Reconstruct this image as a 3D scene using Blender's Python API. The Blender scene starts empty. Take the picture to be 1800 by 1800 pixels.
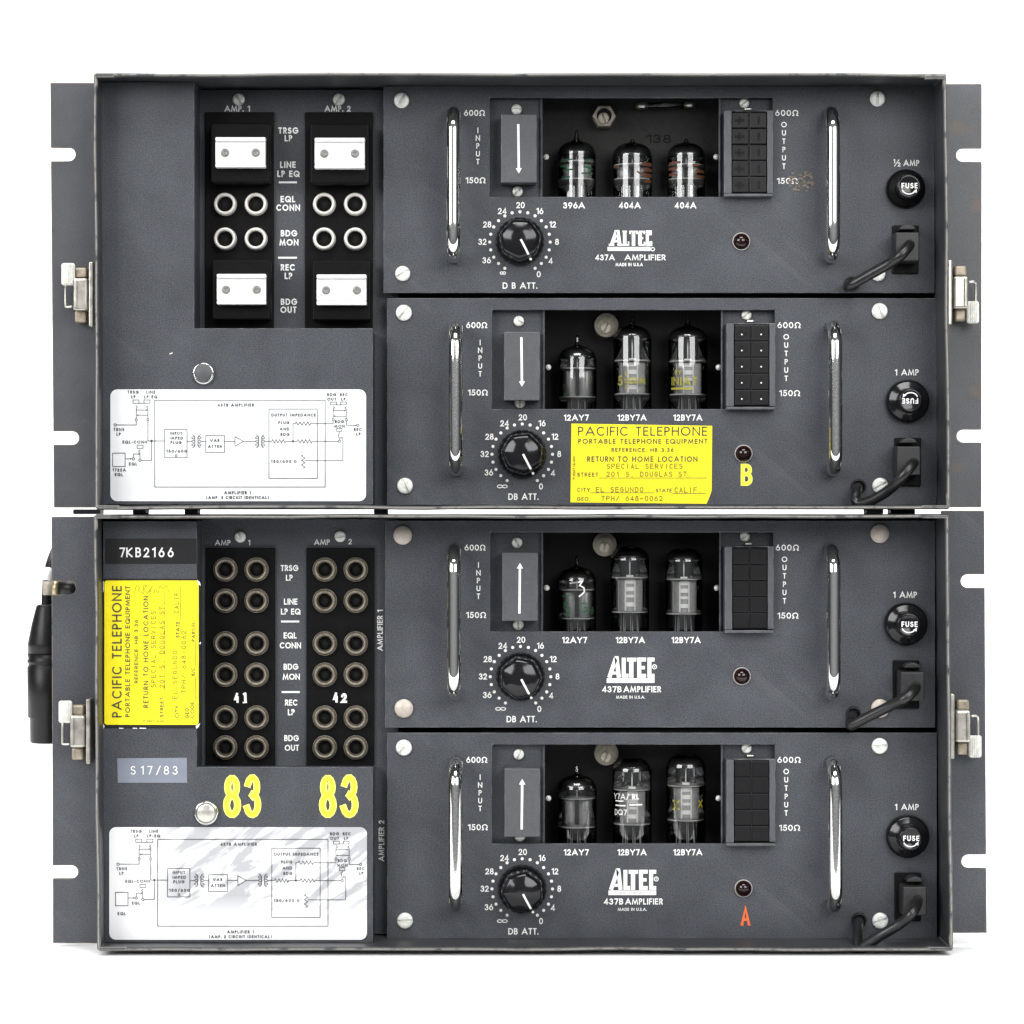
import bpy, math, random
from mathutils import Vector, noise as mnoise
random.seed(7)
sc = bpy.context.scene
COL = sc.collection
# ------------------------------------------------------------------ measures
S = 0.000295            # metres per photo pixel on the amplifier panel plane
D = 1.6                 # camera distance to that plane
W3 = 1800
def U(u, d=0.0): return (u-900.0)*S*(D-d)/D
def V(v, d=0.0): return (900.0-v)*S*(D-d)/D
RIM = 0.038             # case lip in front of the amplifier panels
JP = 0.018              # blank plate of the jack panels
JR = -0.010             # recessed jack plate
FL = 0.006              # rack flanges
FLOOR_Z = V(1681, RIM)

# ------------------------------------------------------------------ camera
cam_d = bpy.data.cameras.new('camera'); cam = bpy.data.objects.new('camera', cam_d); COL.objects.link(cam)
cam.location = (0, -D, 0); cam.rotation_euler = (math.radians(90), 0, 0)
cam_d.sensor_width = 36; cam_d.lens = 36*D/(W3*S); cam_d.clip_start = 0.05; cam_d.clip_end = 50
sc.camera = cam
# ------------------------------------------------------------------ world
w = bpy.data.worlds.new('World'); sc.world = w; w.use_nodes = True
bg = w.node_tree.nodes['Background']; bg.inputs[1].default_value = 1.0
_N = w.node_tree.nodes; _L = w.node_tree.links
_tc = _N.new('ShaderNodeTexCoord'); _dp = _N.new('ShaderNodeVectorMath'); _dp.operation = 'DOT_PRODUCT'; _dp.inputs[1].default_value = (0, -1, 0.05)
_cr = _N.new('ShaderNodeValToRGB'); _L.new(_tc.outputs['Generated'], _dp.inputs[0]); _L.new(_dp.outputs['Value'], _cr.inputs[0]); _L.new(_cr.outputs[0], bg.inputs[0])
_cr.color_ramp.elements[0].position = 0.35; _cr.color_ramp.elements[0].color = (0.055, 0.057, 0.06, 1)
_cr.color_ramp.elements[1].position = 0.97; _cr.color_ramp.elements[1].color = (0.34, 0.345, 0.355, 1)
# ------------------------------------------------------------------ lamps
def area(name, loc, target, sx, sy, power, col=(1, 1, 1)):
    l = bpy.data.lights.new(name, 'AREA'); l.shape = 'RECTANGLE'; l.size = sx; l.size_y = sy; l.energy = power; l.color = col
    o = bpy.data.objects.new(name, l); COL.objects.link(o); o.location = loc
    o.rotation_euler = (Vector(target)-Vector(loc)).to_track_quat('-Z', 'Y').to_euler(); return o
area('softbox_left', (-1.22, -1.36, 0.66), (0.0, 0, 0.0), 1.10, 0.86, 27)
area('softbox_right', (0.80, -1.62, 0.66), (0.05, 0, 0.0), 1.05, 0.86, 22)
area('added_overhead_light', (0.0, -1.0, 1.45), (0.0, 0, 0.0), 1.0, 0.45, 17)  # added light from above, so the rims shade the panels below
area('backdrop_fill_light', (0, 0.35, 1.5), (0, 0.95, 0.1), 2.2, 0.7, 60)  # added fill that keeps the backdrop white
# ------------------------------------------------------------------ exposure
sc.view_settings.view_transform = 'Standard'; sc.view_settings.look = 'None'
sc.view_settings.exposure = 0.0; sc.view_settings.gamma = 1.0; sc.view_settings.use_curve_mapping = False
sc.cycles.transparent_max_bounces = 24; sc.cycles.max_bounces = 10

# ================================================================== materials
MATS = {}
def mat(name, col, rough=0.5, metal=0.0, var=0.0, vscale=300, grain=0.0, gscale=2600, bump=0.0, bscale=2200,
        wear=0.0, wearcol=(0.42, 0.41, 0.38), wrad=0.0007, coat=0.0, spec=0.5, chips=0):
    m = bpy.data.materials.new(name); m.use_nodes = True; nt = m.node_tree; N = nt.nodes; L = nt.links
    b = N['Principled BSDF']; b.inputs['Roughness'].default_value = rough; b.inputs['Metallic'].default_value = metal
    b.inputs['Specular IOR Level'].default_value = spec
    if coat: b.inputs['Coat Weight'].default_value = coat; b.inputs['Coat Roughness'].default_value = 0.08
    c4 = (*col, 1)
    tc = N.new('ShaderNodeTexCoord'); src = None
    def mul(a, fac_socket, lo, hi):
        mr = N.new('ShaderNodeMapRange'); mr.inputs['From Min'].default_value = 0.28; mr.inputs['From Max'].default_value = 0.72
        mr.inputs['To Min'].default_value = lo; mr.inputs['To Max'].default_value = hi
        L.new(fac_socket, mr.inputs['Value'])
        vm = N.new('ShaderNodeVectorMath'); vm.operation = 'SCALE'
        if a is None: vm.inputs[0].default_value = col
        else: L.new(a, vm.inputs[0])
        L.new(mr.outputs[0], vm.inputs['Scale']); return vm.outputs[0]
    if var:
        n = N.new('ShaderNodeTexNoise'); n.inputs['Scale'].default_value = vscale; n.inputs['Detail'].default_value = 4
        L.new(tc.outputs['Object'], n.inputs['Vector']); src = mul(src, n.outputs['Fac'], 1-var, 1+var)
        rr = N.new('ShaderNodeMapRange'); rr.inputs['To Min'].default_value = max(0.02, rough*0.75); rr.inputs['To Max'].default_value = min(1, rough*1.3)
        L.new(n.outputs['Fac'], rr.inputs['Value']); L.new(rr.outputs[0], b.inputs['Roughness'])
    if grain:
        n = N.new('ShaderNodeTexNoise'); n.inputs['Scale'].default_value = gscale; n.inputs['Detail'].default_value = 1
        L.new(tc.outputs['Object'], n.inputs['Vector']); src = mul(src, n.outputs['Fac'], 1-grain, 1+grain)
    if chips:
        nb = N.new('ShaderNodeTexNoise'); nb.inputs['Scale'].default_value = 13; nb.inputs['Detail'].default_value = 3; L.new(tc.outputs['Object'], nb.inputs['Vector']); src = mul(src, nb.outputs['Fac'], 0.84, 1.16)
        nc = N.new('ShaderNodeTexNoise'); nc.inputs['Scale'].default_value = 900; nc.inputs['Detail'].default_value = 2; L.new(tc.outputs['Object'], nc.inputs['Vector'])
        hs = N.new('ShaderNodeMixRGB'); hs.blend_type = 'OVERLAY'; hs.inputs[0].default_value = 0.30; L.new(src, hs.inputs[1]); L.new(nc.outputs['Color'], hs.inputs[2])
        n2 = N.new('ShaderNodeTexNoise'); n2.inputs['Scale'].default_value = 210; n2.inputs['Detail'].default_value = 6; n2.inputs['Roughness'].default_value = 0.65; L.new(tc.outputs['Object'], n2.inputs['Vector'])
        t2 = N.new('ShaderNodeMapRange'); t2.inputs['From Min'].default_value = 0.735; t2.inputs['From Max'].default_value = 0.765; t2.inputs['To Max'].default_value = chips; L.new(n2.outputs['Fac'], t2.inputs['Value'])
        mp = N.new('ShaderNodeMapping'); mp.vector_type = 'TEXTURE'; mp.inputs['Rotation'].default_value = (0, 0.7, 0); mp.inputs['Scale'].default_value = (1/14, 1/14, 1/160); L.new(tc.outputs['Object'], mp.inputs[0])
        n3 = N.new('ShaderNodeTexNoise'); n3.inputs['Scale'].default_value = 1; n3.inputs['Detail'].default_value = 3; L.new(mp.outputs[0], n3.inputs['Vector'])
        sc3 = N.new('ShaderNodeMapRange'); sc3.inputs['From Min'].default_value = 0.60; sc3.inputs['From Max'].default_value = 0.72; sc3.inputs['To Max'].default_value = 0.07; L.new(n3.outputs['Fac'], sc3.inputs['Value'])
        ad = N.new('ShaderNodeMath'); ad.operation = 'MAXIMUM'; L.new(t2.outputs[0], ad.inputs[0]); L.new(sc3.outputs[0], ad.inputs[1])
        m2 = N.new('ShaderNodeMixRGB'); L.new(ad.outputs[0], m2.inputs[0]); L.new(hs.outputs[0], m2.inputs[1]); m2.inputs[2].default_value = (0.20, 0.20, 0.20, 1); src = m2.outputs[0]
    if wear:
        bv = N.new('ShaderNodeBevel'); bv.samples = 4; bv.inputs['Radius'].default_value = wrad
        ge = N.new('ShaderNodeNewGeometry')
        dt = N.new('ShaderNodeVectorMath'); dt.operation = 'DOT_PRODUCT'; L.new(bv.outputs[0], dt.inputs[0]); L.new(ge.outputs['True Normal'], dt.inputs[1])
        n = N.new('ShaderNodeTexNoise'); n.inputs['Scale'].default_value = 130; n.inputs['Detail'].default_value = 5
        L.new(tc.outputs['Object'], n.inputs['Vector'])
        e = N.new('ShaderNodeMapRange'); e.inputs['From Min'].default_value = 0.985; e.inputs['From Max'].default_value = 0.90
        L.new(dt.outputs['Value'], e.inputs['Value'])
        t = N.new('ShaderNodeMapRange'); t.inputs['From Min'].default_value = 0.60-0.25*wear; t.inputs['From Max'].default_value = 0.72-0.25*wear
        L.new(n.outputs['Fac'], t.inputs['Value'])
        mm = N.new('ShaderNodeMath'); mm.operation = 'MULTIPLY'; L.new(e.outputs[0], mm.inputs[0]); L.new(t.outputs[0], mm.inputs[1])
        mx = N.new('ShaderNodeMixRGB'); L.new(mm.outputs[0], mx.inputs[0]); mx.inputs[2].default_value = (*wearcol, 1)
        if src is None: mx.inputs[1].default_value = c4
        else: L.new(src, mx.inputs[1])
        src = mx.outputs[0]
    if src is None: b.inputs['Base Color'].default_value = c4
    else: L.new(src, b.inputs['Base Color'])
    if bump:
        n = N.new('ShaderNodeTexNoise'); n.inputs['Scale'].default_value = bscale; n.inputs['Detail'].default_value = 2
        L.new(tc.outputs['Object'], n.inputs['Vector'])
        bp = N.new('ShaderNodeBump'); bp.inputs['Strength'].default_value = bump; bp.inputs['Distance'].default_value = 0.0003
        L.new(n.outputs['Fac'], bp.inputs['Height']); L.new(bp.outputs[0], b.inputs['Normal'])
    MATS[name] = m; return m

PAINT = mat('grey_panel_paint', (0.049, 0.052, 0.060), 0.46, var=0.17, vscale=48, grain=0.42, gscale=1500, bump=0.25, spec=0.35, chips=0.6, wear=0.55, wrad=0.0005, wearcol=(0.22, 0.22, 0.22))
CASEP = mat('grey_case_paint', (0.039, 0.041, 0.044), 0.42, var=0.16, vscale=45, grain=0.25, bump=0.25, wear=1.0, wrad=0.0011, wearcol=(0.30, 0.285, 0.255))
FLANGE = mat('grey_flange_paint', (0.051, 0.054, 0.063), 0.42, var=0.20, vscale=32, grain=0.42, gscale=1500, chips=0.6, bump=0.25, wear=0.8, wrad=0.0006, wearcol=(0.30, 0.22, 0.13))
DARKCH = mat('dark_chassis', (0.010, 0.010, 0.010), 0.6, var=0.2, grain=0.2, spec=0.15)
DARKG = mat('dark_grey_chassis', (0.030, 0.031, 0.029), 0.6, var=0.2, grain=0.2, spec=0.2)
BLACK = mat('black_phenolic', (0.0038, 0.0038, 0.0042), 0.45, var=0.15, grain=0.2, spec=0.10)
BARSCREW = mat('dull_bar_screw', (0.20, 0.21, 0.19), 0.4, 0.4, var=0.3, vscale=900)
WASHER = mat('dull_beige_washer', (0.36, 0.33, 0.27), 0.55, 0.25, var=0.15, vscale=700)
CABLE = mat('glossy_black_cable', (0.009, 0.009, 0.0095), 0.32, var=0.15, spec=0.5)
ALUG = mat('satin_aluminium', (0.70, 0.70, 0.69), 0.4, 0.2, var=0.05, vscale=300)
PLUGR = mat('dark_plug_rubber', (0.020, 0.020, 0.021), 0.4, var=0.2, grain=0.2, spec=0.4)
SOCKET = mat('socket_black', (0.0070, 0.0070, 0.0078), 0.35, grain=0.2, spec=0.22)
HOLE = mat('hole_black', (0.002, 0.002, 0.002), 0.9)
RUBBER = mat('black_rubber', (0.0075, 0.0075, 0.008), 0.38, var=0.2, grain=0.2, spec=0.30)
BAKELITE = mat('black_bakelite', (0.006, 0.006, 0.007), 0.14, spec=0.4)
CHROME = mat('chrome', (0.80, 0.79, 0.78), 0.05, 1.0, var=0.03, vscale=500)
CHROMEW = mat('pitted_chrome', (0.80, 0.79, 0.77), 0.07, 1.0, var=0.14, vscale=900, bump=0.035, bscale=800)
NICKEL = mat('nickel_plate', (0.62, 0.60, 0.55), 0.32, 1.0, var=0.10, vscale=700)
SCREW = mat('zinc_screw', (0.72, 0.72, 0.68), 0.42, 0.3, var=0.14, vscale=500)
STUD = mat('cream_stud', (0.46, 0.41, 0.36), 0.45, 0.35, var=0.10, vscale=900)
LATCH = mat('latch_steel', (0.50, 0.48, 0.43), 0.33, 0.85, var=0.3, vscale=220, bump=0.08, bscale=300)
LATCHB = mat('latch_tarnish', (0.36, 0.31, 0.24), 0.45, 0.7, var=0.3, vscale=300)
RINGW = mat('white_jack_ring', (0.60, 0.58, 0.54), 0.38, 0.3, var=0.05, vscale=600)
RINGD = mat('dull_brass_ring', (0.20, 0.175, 0.14), 0.42, 0.7, var=0.25, vscale=500)
BRASS = mat('brass', (0.45, 0.38, 0.24), 0.40, 0.8, var=0.15, vscale=600)
WHITEP = mat('white_print', (0.78, 0.78, 0.76), 0.55, var=0.06, vscale=900)
GREYP = mat('grey_print', (0.40, 0.40, 0.40), 0.55)
INK = mat('black_ink', (0.035, 0.035, 0.04), 0.6)
INKT = mat('thin_ink', (0.05, 0.05, 0.055), 0.6)
TYPE = mat('typewriter_ink', (0.22, 0.185, 0.015), 0.6)
YELLOW = mat('yellow_sticker', (0.90, 0.765, 0.004), 0.5, var=0.05, vscale=120)
YPAINT = mat('yellow_paint', (0.86, 0.83, 0.02), 0.45, var=0.12, vscale=500)
YPAINTL = mat('pale_yellow_paint', (0.84, 0.85, 0.16), 0.45, var=0.10, vscale=500)
OPAINT = mat('orange_paint', (0.75, 0.13, 0.03), 0.5, var=0.2, vscale=900)
PLUGP = mat('grey_plug_paint', (0.066, 0.069, 0.076), 0.45, var=0.08, grain=0.25, bump=0.15, wear=0.5, wrad=0.0004, wearcol=(0.3, 0.3, 0.3))
ALU = mat('white_aluminium', (0.84, 0.84, 0.84), 0.35, 0.15, var=0.03, vscale=400)
PAPER = mat('diagram_white', (0.80, 0.81, 0.82), 0.32, var=0.03, vscale=60)
TAPEB = mat('black_tape', (0.006, 0.006, 0.007), 0.35)
TAPEG = mat('blue_grey_tape', (0.185, 0.205, 0.25), 0.4, var=0.06, vscale=90)
PLATEM = mat('tube_plate_metal', (0.34, 0.335, 0.33), 0.40, 0.35, var=0.15, vscale=700)
PLATEL = mat('tube_bright_metal', (0.78, 0.77, 0.74), 0.35, 0.1)
MICA = mat('tube_mica', (0.55, 0.55, 0.53), 0.4)
GETTER = mat('tube_getter', (0.085, 0.085, 0.088), 0.26, 0.85)
GPRINT = mat('green_tube_print', (0.014, 0.09, 0.036), 0.6)
YPRINT = mat('yellow_tube_print', (0.26, 0.235, 0.02), 0.6)
RPRINT = mat('orange_tube_print', (0.11, 0.040, 0.018), 0.6)
LENS = mat('dark_red_lens', (0.010, 0.0012, 0.0012), 0.05)
STAIN = mat('brown_scuff', (0.15, 0.122, 0.098), 0.8, var=0.35, vscale=700)
BACK = mat('white_backdrop_paper', (0.90, 0.90, 0.90), 0.85, spec=0.1)

# glass: thin clear shell
def glass(name, tint):
    m = bpy.data.materials.new(name); m.use_nodes = True; nt = m.node_tree; N = nt.nodes; L = nt.links
    N.remove(N['Principled BSDF']); out = N['Material Output']
    fr = N.new('ShaderNodeFresnel'); fr.inputs['IOR'].default_value = 1.85
    tr = N.new('ShaderNodeBsdfTransparent'); tr.inputs[0].default_value = (*tint, 1)
    gl = N.new('ShaderNodeBsdfGlossy'); gl.inputs['Roughness'].default_value = 0.03
    mx = N.new('ShaderNodeMixShader'); L.new(fr.outputs[0], mx.inputs[0]); L.new(tr.outputs[0], mx.inputs[1]); L.new(gl.outputs[0], mx.inputs[2])
    L.new(mx.outputs[0], out.inputs['Surface']); MATS[name] = m; return m
GLASS = glass('tube_glass', (0.93, 0.94, 0.94))

# reflective film of the lower diagram plate, its glare streaks painted into the colour
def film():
    m = mat('painted_glare_film', (0.86, 0.86, 0.87), 0.30); nt = m.node_tree; N = nt.nodes; L = nt.links; b = N['Principled BSDF']
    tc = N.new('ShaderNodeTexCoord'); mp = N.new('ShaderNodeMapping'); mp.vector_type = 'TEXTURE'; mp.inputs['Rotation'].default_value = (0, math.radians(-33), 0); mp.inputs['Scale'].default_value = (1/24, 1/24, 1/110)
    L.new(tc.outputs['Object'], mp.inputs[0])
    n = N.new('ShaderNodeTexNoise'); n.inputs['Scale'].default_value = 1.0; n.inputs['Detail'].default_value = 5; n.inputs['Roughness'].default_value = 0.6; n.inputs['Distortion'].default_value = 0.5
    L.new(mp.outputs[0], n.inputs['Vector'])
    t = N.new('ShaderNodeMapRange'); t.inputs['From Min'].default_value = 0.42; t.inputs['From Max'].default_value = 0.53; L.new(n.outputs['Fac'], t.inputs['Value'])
    # the painted glare covers the upper middle of the plate
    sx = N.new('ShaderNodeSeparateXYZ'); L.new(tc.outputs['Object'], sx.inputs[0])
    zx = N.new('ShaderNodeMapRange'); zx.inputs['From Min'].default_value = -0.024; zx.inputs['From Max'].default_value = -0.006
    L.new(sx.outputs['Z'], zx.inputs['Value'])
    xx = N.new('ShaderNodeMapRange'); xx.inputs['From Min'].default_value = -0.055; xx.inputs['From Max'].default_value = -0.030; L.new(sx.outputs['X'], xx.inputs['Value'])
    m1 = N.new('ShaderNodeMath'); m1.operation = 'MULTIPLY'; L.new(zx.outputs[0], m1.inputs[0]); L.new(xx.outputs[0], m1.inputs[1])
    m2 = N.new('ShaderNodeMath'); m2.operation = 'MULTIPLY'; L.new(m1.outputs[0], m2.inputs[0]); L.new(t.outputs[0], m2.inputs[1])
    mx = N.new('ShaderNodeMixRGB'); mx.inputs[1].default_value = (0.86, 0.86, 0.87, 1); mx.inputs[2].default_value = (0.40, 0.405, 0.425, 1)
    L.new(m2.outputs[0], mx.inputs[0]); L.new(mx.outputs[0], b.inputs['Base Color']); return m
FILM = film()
# rusty flange: brown blooms of rust
def rusty(name, base, lo=0.58):
    m = mat(name, base, 0.42, var=0.22, vscale=32, grain=0.3, bump=0.25, wear=1.0, wrad=0.0006, wearcol=(0.32, 0.21, 0.11))
    nt = m.node_tree; N = nt.nodes; L = nt.links; b = N['Principled BSDF']; src = b.inputs['Base Color'].links[0].from_socket
    tc = N.new('ShaderNodeTexCoord'); n = N.new('ShaderNodeTexNoise'); n.inputs['Scale'].default_value = 60; n.inputs['Detail'].default_value = 6
    L.new(tc.outputs['Object'], n.inputs['Vector'])
    t = N.new('ShaderNodeMapRange'); t.inputs['From Min'].default_value = lo; t.inputs['From Max'].default_value = lo+.11; L.new(n.outputs['Fac'], t.inputs['Value'])
    mx = N.new('ShaderNodeMixRGB'); L.new(t.outputs[0], mx.inputs[0]); L.new(src, mx.inputs[1]); mx.inputs[2].default_value = (0.105, 0.08, 0.062, 1)
    L.new(mx.outputs[0], b.inputs['Base Color']); return m
FLANGER = rusty('rusty_flange_paint', (0.070, 0.072, 0.078))
FLANGEL = rusty('worn_flange_paint', (0.050, 0.053, 0.060), 0.655)

# ================================================================== mesh builder
class MB:
    def __init__(s): s.v = []; s.f = []; s.sm = []; s.layer = 0
    def add(s, vs, fs, smooth=False):
        o = len(s.v); s.v += [tuple(p) for p in vs]
        for f in fs: s.f.append(tuple(i+o for i in f)); s.sm.append(smooth)
    def box(s, a, b, taper=1.0):
        x0, y0, z0 = a; x1, y1, z1 = b      # taper shrinks the face at y0 (towards the camera)
        cx, cz = (x0+x1)/2, (z0+z1)/2; hx, hz = (x1-x0)/2*taper, (z1-z0)/2*taper
        vs = [(cx-hx, y0, cz-hz), (cx+hx, y0, cz-hz), (x1, y1, z0), (x0, y1, z0), (cx-hx, y0, cz+hz), (cx+hx, y0, cz+hz), (x1, y1, z1), (x0, y1, z1)]
        s.add(vs, [(0, 3, 2, 1), (4, 5, 6, 7), (0, 1, 5, 4), (1, 2, 6, 5), (2, 3, 7, 6), (3, 0, 4, 7)])
    def prism(s, poly, y0, y1, smooth=False):     # polygon in x,z extruded from y0 (front) to y1
        n = len(poly); vs = [(x, y0, z) for x, z in poly]+[(x, y1, z) for x, z in poly]
        ar = sum(poly[i][0]*poly[(i+1) % n][1]-poly[(i+1) % n][0]*poly[i][1] for i in range(n))
        idx = list(range(n)) if ar > 0 else list(range(n))[::-1]
        s.add(vs, [tuple(idx), tuple(i+n for i in idx[::-1])])
        for k in range(n):
            a, b = idx[k], idx[(k+1) % n]; s.f.append(tuple(q+len(s.v)-2*n for q in (a, a+n, b+n, b))); s.sm.append(smooth)
    def lathe(s, prof, c, axis='y', n=32, smooth=True, radf=None, caps=True):
        # prof: (r, t) ; axis y: t is distance towards the camera ; axis z: t is height
        vs = []; fs = []; m = len(prof)
        for r, t in prof:
            for k in range(n):
                a = 2*math.pi*k/n; rr = r*(radf(a, t) if radf else 1)
                if axis == 'y': vs.append((c[0]+rr*math.cos(a), c[1]-t, c[2]+rr*math.sin(a)))
                elif axis == 'z': vs.append((c[0]+rr*math.cos(a), c[1]+rr*math.sin(a), c[2]+t))
                else: vs.append((c[0]+t, c[1]+rr*math.cos(a), c[2]+rr*math.sin(a)))
        for i in range(m-1):
            for k in range(n):
                k2 = (k+1) % n; fs.append((i*n+k, i*n+k2, (i+1)*n+k2, (i+1)*n+k))
        if caps and prof[0][0] > 1e-7: fs.append(tuple(range(n))[::-1])
        if caps and prof[-1][0] > 1e-7: fs.append(tuple((m-1)*n+k for k in range(n)))
        s.add(vs, fs, smooth)
    def tube(s, pts, r, n=14, caps=True):
        P = [Vector(p) for p in pts]; vs = []; fs = []; up = None
        for i, p in enumerate(P):
            t = (P[min(i+1, len(P)-1)]-P[max(i-1, 0)]).normalized()
            if up is None:
                up = t.cross(Vector((0.3, 0.2, 1))).normalized()
                if up.length < .1: up = t.cross(Vector((1, 0, 0))).normalized()
            up = (up-t*up.dot(t)).normalized(); sd = t.cross(up); rr = r[i] if isinstance(r, (list, tuple)) else r
            for k in range(n):
                a = 2*math.pi*k/n; vs.append(p+(up*math.cos(a)+sd*math.sin(a))*rr)
        for i in range(len(P)-1):
            for k in range(n):
                k2 = (k+1) % n; fs.append((i*n+k, i*n+k2, (i+1)*n+k2, (i+1)*n+k))
        if caps: fs += [tuple(range(n))[::-1], tuple((len(P)-1)*n+k for k in range(n))]
        s.add(vs, fs, True)
    def plate(s, us, vs_, hole, fn, d0, d1):
        # rectangular cells us x vs_ ; hole(i,j) True leaves a cell out; fn(u,v,d) gives the point; front d0, back d1
        ni, nj = len(us)-1, len(vs_)-1
        S_ = lambda i, j: 0 <= i < ni and 0 <= j < nj and not hole(i, j)
        q = lambda u, v, d: fn(u, v, d)
        ids = {}
        def vid(i, j, d):
            k = (i, j, d)
            if k not in ids:
                p = fn(us[i], vs_[j], d0); y = p[1]+d0-d
                ids[k] = len(s.v); s.v.append((p[0], y, p[2]))
            return ids[k]
        def face(*ks): s.f.append(tuple(vid(*k) for k in ks)); s.sm.append(False)
        for i in range(ni):
            for j in range(nj):
                if not S_(i, j): continue
                face((i, j+1, d0), (i+1, j+1, d0), (i+1, j, d0), (i, j, d0))
                face((i, j, d1), (i+1, j, d1), (i+1, j+1, d1), (i, j+1, d1))
                if not S_(i-1, j): face((i, j, d0), (i, j, d1), (i, j+1, d1), (i, j+1, d0))
                if not S_(i+1, j): face((i+1, j+1, d0), (i+1, j+1, d1), (i+1, j, d1), (i+1, j, d0))
                if not S_(i, j-1): face((i+1, j, d0), (i+1, j, d1), (i, j, d1), (i, j, d0))
                if not S_(i, j+1): face((i, j+1, d0), (i, j+1, d1), (i+1, j+1, d1), (i+1, j+1, d0))
    def ribbon(s, pts, wd, fn, closed=False, cap=True):
        # pts in photo px (u right, v down); fn maps (u,v,layer offset) to a point
        P = [p for i, p in enumerate(pts) if i == 0 or math.dist(p, pts[i-1]) > 1e-6]
        if closed and math.dist(P[0], P[-1]) < 1e-6: P = P[:-1]
        n = len(P); h = wd/2; L = []; R = []
        if n < 2: return
        P = [list(p) for p in P]
        if cap and not closed:
            for a, b in ((0, 1), (n-1, n-2)):
                l = math.dist(P[a], P[b]); P[a] = [P[a][k]+(P[a][k]-P[b][k])/l*h*cap for k in (0, 1)]
        for i in range(n):
            a = P[i-1] if (i > 0 or closed) else None; b = P[(i+1) % n] if (i < n-1 or closed) else None; p = P[i]
            def nrm(p, q): l = math.dist(p, q); return (-(q[1]-p[1])/l, (q[0]-p[0])/l)
            if a is None: nx, ny = nrm(p, b); k = 1
            elif b is None: nx, ny = nrm(a, p); k = 1
            else:
                n1 = nrm(a, p); n2 = nrm(p, b); mx, my = n1[0]+n2[0], n1[1]+n2[1]; l = math.hypot(mx, my)
                if l < 0.2: nx, ny = n1; k = 1
                else:
                    nx, ny = mx/l, my/l; k = min(2.4, 1/max(0.25, nx*n1[0]+ny*n1[1]))
            L.append((p[0]+nx*h*k, p[1]+ny*h*k)); R.append((p[0]-nx*h*k, p[1]-ny*h*k))
        s.layer = (s.layer+1) % 9; e = s.layer*6e-6
        vs = [fn(q[0], q[1], e) for q in L]+[fn(q[0], q[1], e) for q in R]
        fs = [(i, i+1, n+i+1, n+i) for i in range(n-1)]
        if closed: fs.append((n-1, 0, n, 2*n-1))
        s.add(vs, fs)
    def poly(s, pts, fn, e=0.0): s.add([fn(u, v, e) for u, v in pts], [tuple(range(len(pts)))])
    def disc(s, u, v, r, fn, n=16):
        s.layer = (s.layer+1) % 9; e = s.layer*6e-6
        s.add([fn(u+r*math.cos(2*math.pi*k/n), v+r*math.sin(2*math.pi*k/n), e) for k in range(n)], [tuple(range(n))])
    def circ(s, u, v, r, wd, fn, n=16):
        s.ribbon([(u+r*math.cos(2*math.pi*k/n), v+r*math.sin(2*math.pi*k/n)) for k in range(n)], wd, fn, True)
    def build(s, name, m, parent=None, bevel=0, seg=2, label=None):
        me = bpy.data.meshes.new(name); me.from_pydata(s.v, [], s.f)
        me.polygons.foreach_set('use_smooth', s.sm); me.materials.append(m); me.update()
        o = bpy.data.objects.new(name, me); COL.objects.link(o)
        if parent: o.parent = parent
        if bevel:
            b = o.modifiers.new('bevel', 'BEVEL'); b.width = bevel; b.segments = seg; b.limit_method = 'ANGLE'; b.angle_limit = math.radians(35)
        if label: o['label'] = label
        return o

class Frame:           # local frame of a thing whose origin sits at photo px (ou, ov) on depth od
    def __init__(s, ou, ov, od=0.0): s.o = (U(ou, od), -od, V(ov, od))
    def p(s, u, v, d=0.0): return (U(u, d)-s.o[0], -d-s.o[1], V(v, d)-s.o[2])
    def at(s, d): return lambda u, v, e=0.0: s.p(u, v, d+e)
    def ux(s, d=0.0): return S*(D-d)/D
def thing(name, label, cat, loc, group=None):
    o = bpy.data.objects.new(name, None); COL.objects.link(o); o.empty_display_size = 0.02
    o.location = loc; o['label'] = label; o['category'] = cat
    if group: o['group'] = group
    return o

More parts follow.
